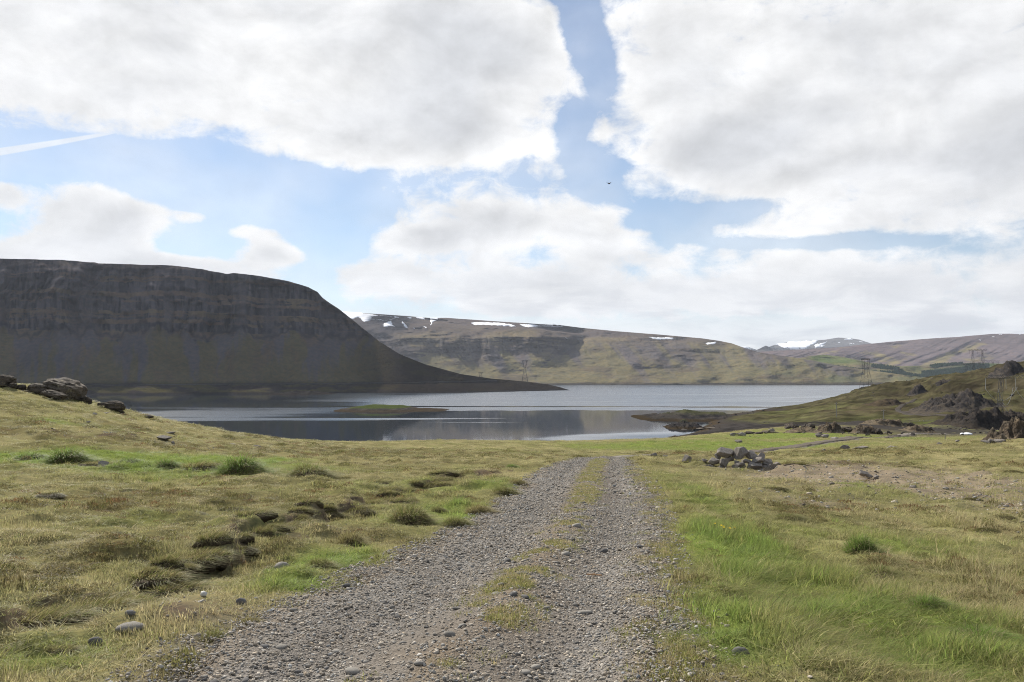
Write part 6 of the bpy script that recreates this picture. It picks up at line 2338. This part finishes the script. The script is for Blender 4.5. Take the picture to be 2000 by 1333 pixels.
# dandelions
fl_stem = None
for i, (px, py, lab) in enumerate((
        (1393, 1041, "leftmost yellow flower of the row right of the track"), (1406, 1047, "second yellow flower of the row right of the track"), (1411, 1050, "third yellow flower, lowest of the row"),
        (1417, 1047, "fourth yellow flower of the row right of the track"), (1424, 1049, "fifth yellow flower, near the right end of the row"), (1433, 1048, "rightmost yellow flower of the row right of the track"), (1016, 943, "single yellow flower at the left edge of the far track"))):
    x, y = hit(px, py)
    root = empty("dandelion", (x, y, gz1(x, y)))
    tag(root, lab, "flower", "yellow flowers by the track")
    if fl_stem is None:
        bm = bmesh.new()
        bar(bm, (0, 0, -0.02), (0.01, 0, 0.10), 0.003, 5)
        fl_stem = bm_mesh("stem", bm, M['stem'])
        bm = bmesh.new()
        for r_, zz, k in ((0.020, 0.098, 12), (0.014, 0.104, 9), (0.007, 0.109, 6)):
            for q in range(k):
                a = 2 * math.pi * q / k + r_ * 50
                c0 = Vector((0.01, 0, zz))
                o1 = Vector((math.cos(a - 0.22) * r_, math.sin(a - 0.22) * r_, 0.004))
                o2 = Vector((math.cos(a + 0.22) * r_, math.sin(a + 0.22) * r_, 0.004))
                bm.faces.new([bm.verts.new(c0), bm.verts.new(c0 + o1), bm.verts.new(c0 + (o1 + o2) * 0.56), bm.verts.new(c0 + o2)])
        fl_head = bm_mesh("flower_head", bm, M['petal'])
    for nm, me in (("stem", fl_stem), ("flower_head", fl_head)):
        o = bpy.data.objects.new(nm, me)
        o.scale = (0.85, 0.85, 1.1)
        o.rotation_euler = (0.2 * math.sin(i), 0.15 * math.cos(i * 2), i)
        link(o, root)

# a bleached twig on the track
x, y = hit(1160, 1115)
zt = float(track_surface(np.array([x]), np.array([y]), 0)[0])
bm = bmesh.new()
pts = [Vector((-0.07, 0.01, 0.012)), Vector((-0.02, -0.005, 0.016)), Vector((0.03, 0.0, 0.012)), Vector((0.075, -0.02, 0.01))]
tube_curve(bm, pts, 0.007, 6)
bar(bm, pts[1], Vector((0.01, 0.04, 0.014)), 0.005, 6)
o = link(bpy.data.objects.new("twig", bm_mesh("twig", bm, M['twig'])))
o.location = (x, y, zt + 0.008)
tag(o, "short orange-brown twig lying in the right wheel rut", "twig")


# ------------------------------------------------------------------ grass over the whole near ground
X, Y = wedge_points(26000, 3.2, 9.0, 1.3)
add_grass(X, Y)
X, Y = wedge_points(30000, 9.0, 22.0, 1.1)
add_grass(X, Y)
X, Y = wedge_points(30000, 22.0, 62.0, 0.8)
add_grass(X, Y)
X, Y = wedge_points(26000, 62.0, 240.0, 0.5)
add_grass(X, Y, far=0.9)

# strip tufts
n = len(Xs)
Zs = np.maximum(track_surface(Xs, Ys, 0), ground_z(Xs, Ys))
cc = np.where((RNG.uniform(0, 1, n) < 0.45)[:, None], (0.44, 0.38, 0.21), (0.27, 0.285, 0.085)) * RNG.uniform(0.8, 1.15, n)[:, None]
wd_ = np.clip((Ys / 11.0) ** 0.75, 1.0, 4.0)
pts_.append(np.stack([Xs, Ys, Zs - 0.003], 1))
idx_.append(RNG.integers(0, 5, n))
rot_.append(np.stack([RNG.normal(0, 0.1, n), RNG.normal(0, 0.1, n), RNG.uniform(0, 6.28, n)], 1))
scl_.append(np.stack([0.8 * wd_, 0.8 * wd_, RNG.uniform(0.55, 1.0, n)], 1))
tint_.append(cc)
scatter("grass", np.concatenate(pts_), np.concatenate(idx_), np.concatenate(rot_), np.concatenate(scl_), np.concatenate(tint_), GRASS)


# rubble on the brown hill, the rocky rise and the shingle shore
X, Y = wedge_points(16000, 150, 820, 0.9, half=0.72)
k = (X / Y > 0.20)
X, Y = X[k], Y[k]
Z = ground_z(X, Y)
q = sst(fbm(X / 18, Y / 26, 997, 4), 0.02, 0.35) * sst(Z, 9, 16) + 0.5 * (1 - sst(Z, 1.5, 4.0)) * sst(Z, 0.0, 0.4)
k = (RNG.uniform(0, 1, len(X)) < q) & (Z > 0.1)
X, Y, Z = X[k], Y[k], Z[k]
n = len(X)
sz_ = 0.15 * np.exp(RNG.normal(0, 0.6, n)) * (1 + Y / 700)
scatter("rubble", np.stack([X, Y, Z - 0.2 * sz_], 1), RNG.integers(0, 10, n), np.stack([RNG.normal(0, 0.3, n), RNG.normal(0, 0.3, n), RNG.uniform(0, 6.28, n)], 1),
        np.stack([sz_ * 1.2, sz_, sz_ * RNG.uniform(0.5, 1.1, n)], 1), np.array((0.085, 0.074, 0.064)) * RNG.uniform(0.5, 1.4, n)[:, None], PEB)

# ------------------------------------------------------------------ far woods: too many and too small to count
def conifer(seed):
    rs = random.Random(seed)
    bm = bmesh.new()
    for k in range(4):
        z0, r0 = 0.1 + 0.22 * k, 0.34 * (1 - k * 0.22)
        ring = []
        for i in range(7):
            a = 2 * math.pi * i / 7 + k
            q = r0 * rs.uniform(0.7, 1.15)
            ring.append(bm.verts.new((q * math.cos(a), q * math.sin(a), z0 + rs.uniform(-0.03, 0.03))))
        tip = bm.verts.new((0, 0, z0 + 0.36))
        for i in range(7):
            bm.faces.new((ring[i], ring[(i + 1) % 7], tip))
    me = bm_mesh("conifer", bm, M['conifer'])
    at = me.attributes.new("bl", 'FLOAT_COLOR', 'POINT')
    at.data.foreach_set("color", np.ones(len(me.vertices) * 4, np.float32))
    return me


CON = proto_coll("conifer_kind", [conifer(i) for i in range(4)])
PXg, PYg = project(VG[..., 0], VG[..., 1], VG[..., 2])
wood_polys = [[(1700, 713), (1720, 714), (1755, 720), (1752, 723), (1720, 722), (1702, 718)], [(1815, 716), (1850, 709), (1882, 706), (1880, 711), (1850, 716), (1825, 720)], [(1600, 716), (1640, 717), (1690, 724), (1680, 728), (1640, 727), (1602, 722)],
              [(1700, 726), (1750, 728), (1800, 735), (1790, 742), (1740, 740), (1702, 736)], [(1745, 725), (1760, 724), (1768, 730), (1748, 731)], [(1800, 727), (1860, 722), (1900, 716), (1930, 712), (1930, 730), (1860, 736), (1800, 738)], [(1540, 718), (1580, 714), (1590, 720), (1550, 724)]]
ins = np.zeros(PXg.shape, bool)
for q in wood_polys:
    ins |= in_poly(PXg, PYg, q)
ii, jj = np.nonzero(ins[:-1, :-1])
nw = 7000
sel = RNG.integers(0, len(ii), nw)
a_, b_ = RNG.uniform(0, 1, nw)[:, None], RNG.uniform(0, 1, nw)[:, None]
p00, p01, p10 = VG[ii[sel], jj[sel]], VG[ii[sel], jj[sel] + 1], VG[ii[sel] + 1, jj[sel]]
wp = p00 + (p01 - p00) * a_ + (p10 - p00) * b_
wh = RNG.uniform(7, 13, nw)
wd2 = scatter("forest", wp, RNG.integers(0, 4, nw), np.stack([0 * wh, 0 * wh, RNG.uniform(0, 6.28, nw)], 1), np.stack([wh * 1.1, wh * 1.1, wh], 1), np.array((0.030, 0.055, 0.030)) * RNG.uniform(0.7, 1.3, nw)[:, None], CON)
tag(wd2, "dark conifer plantations on the far green hills", None, None, "stuff")

# ------------------------------------------------------------------ the air
hz = bpy.data.materials.new("haze_air")
hz.use_nodes = True
hz.node_tree.nodes.remove(hz.node_tree.nodes['Principled BSDF'])
ht = NT(hz.node_tree)
pv = ht.n('ShaderNodeVolumePrincipled', {'Color': (0.80, 0.87, 1.0, 1), 'Density': 2.5e-5, 'Anisotropy': 0.2})
ht.set(hz.node_tree.nodes['Material Output'].inputs['Volume'], pv.outputs[0])
bm = bmesh.new()
bmesh.ops.create_cube(bm, size=1.0)
zmax = 1250.0
for v_ in bm.verts:
    v_.co = (v_.co.x * 38000, 9000 + v_.co.y * 24000, -45 + (v_.co.z + 0.5) * (zmax + 45))
haze = link(bpy.data.objects.new("haze", bm_mesh("haze", bm, hz)))
tag(haze, kind="stuff")
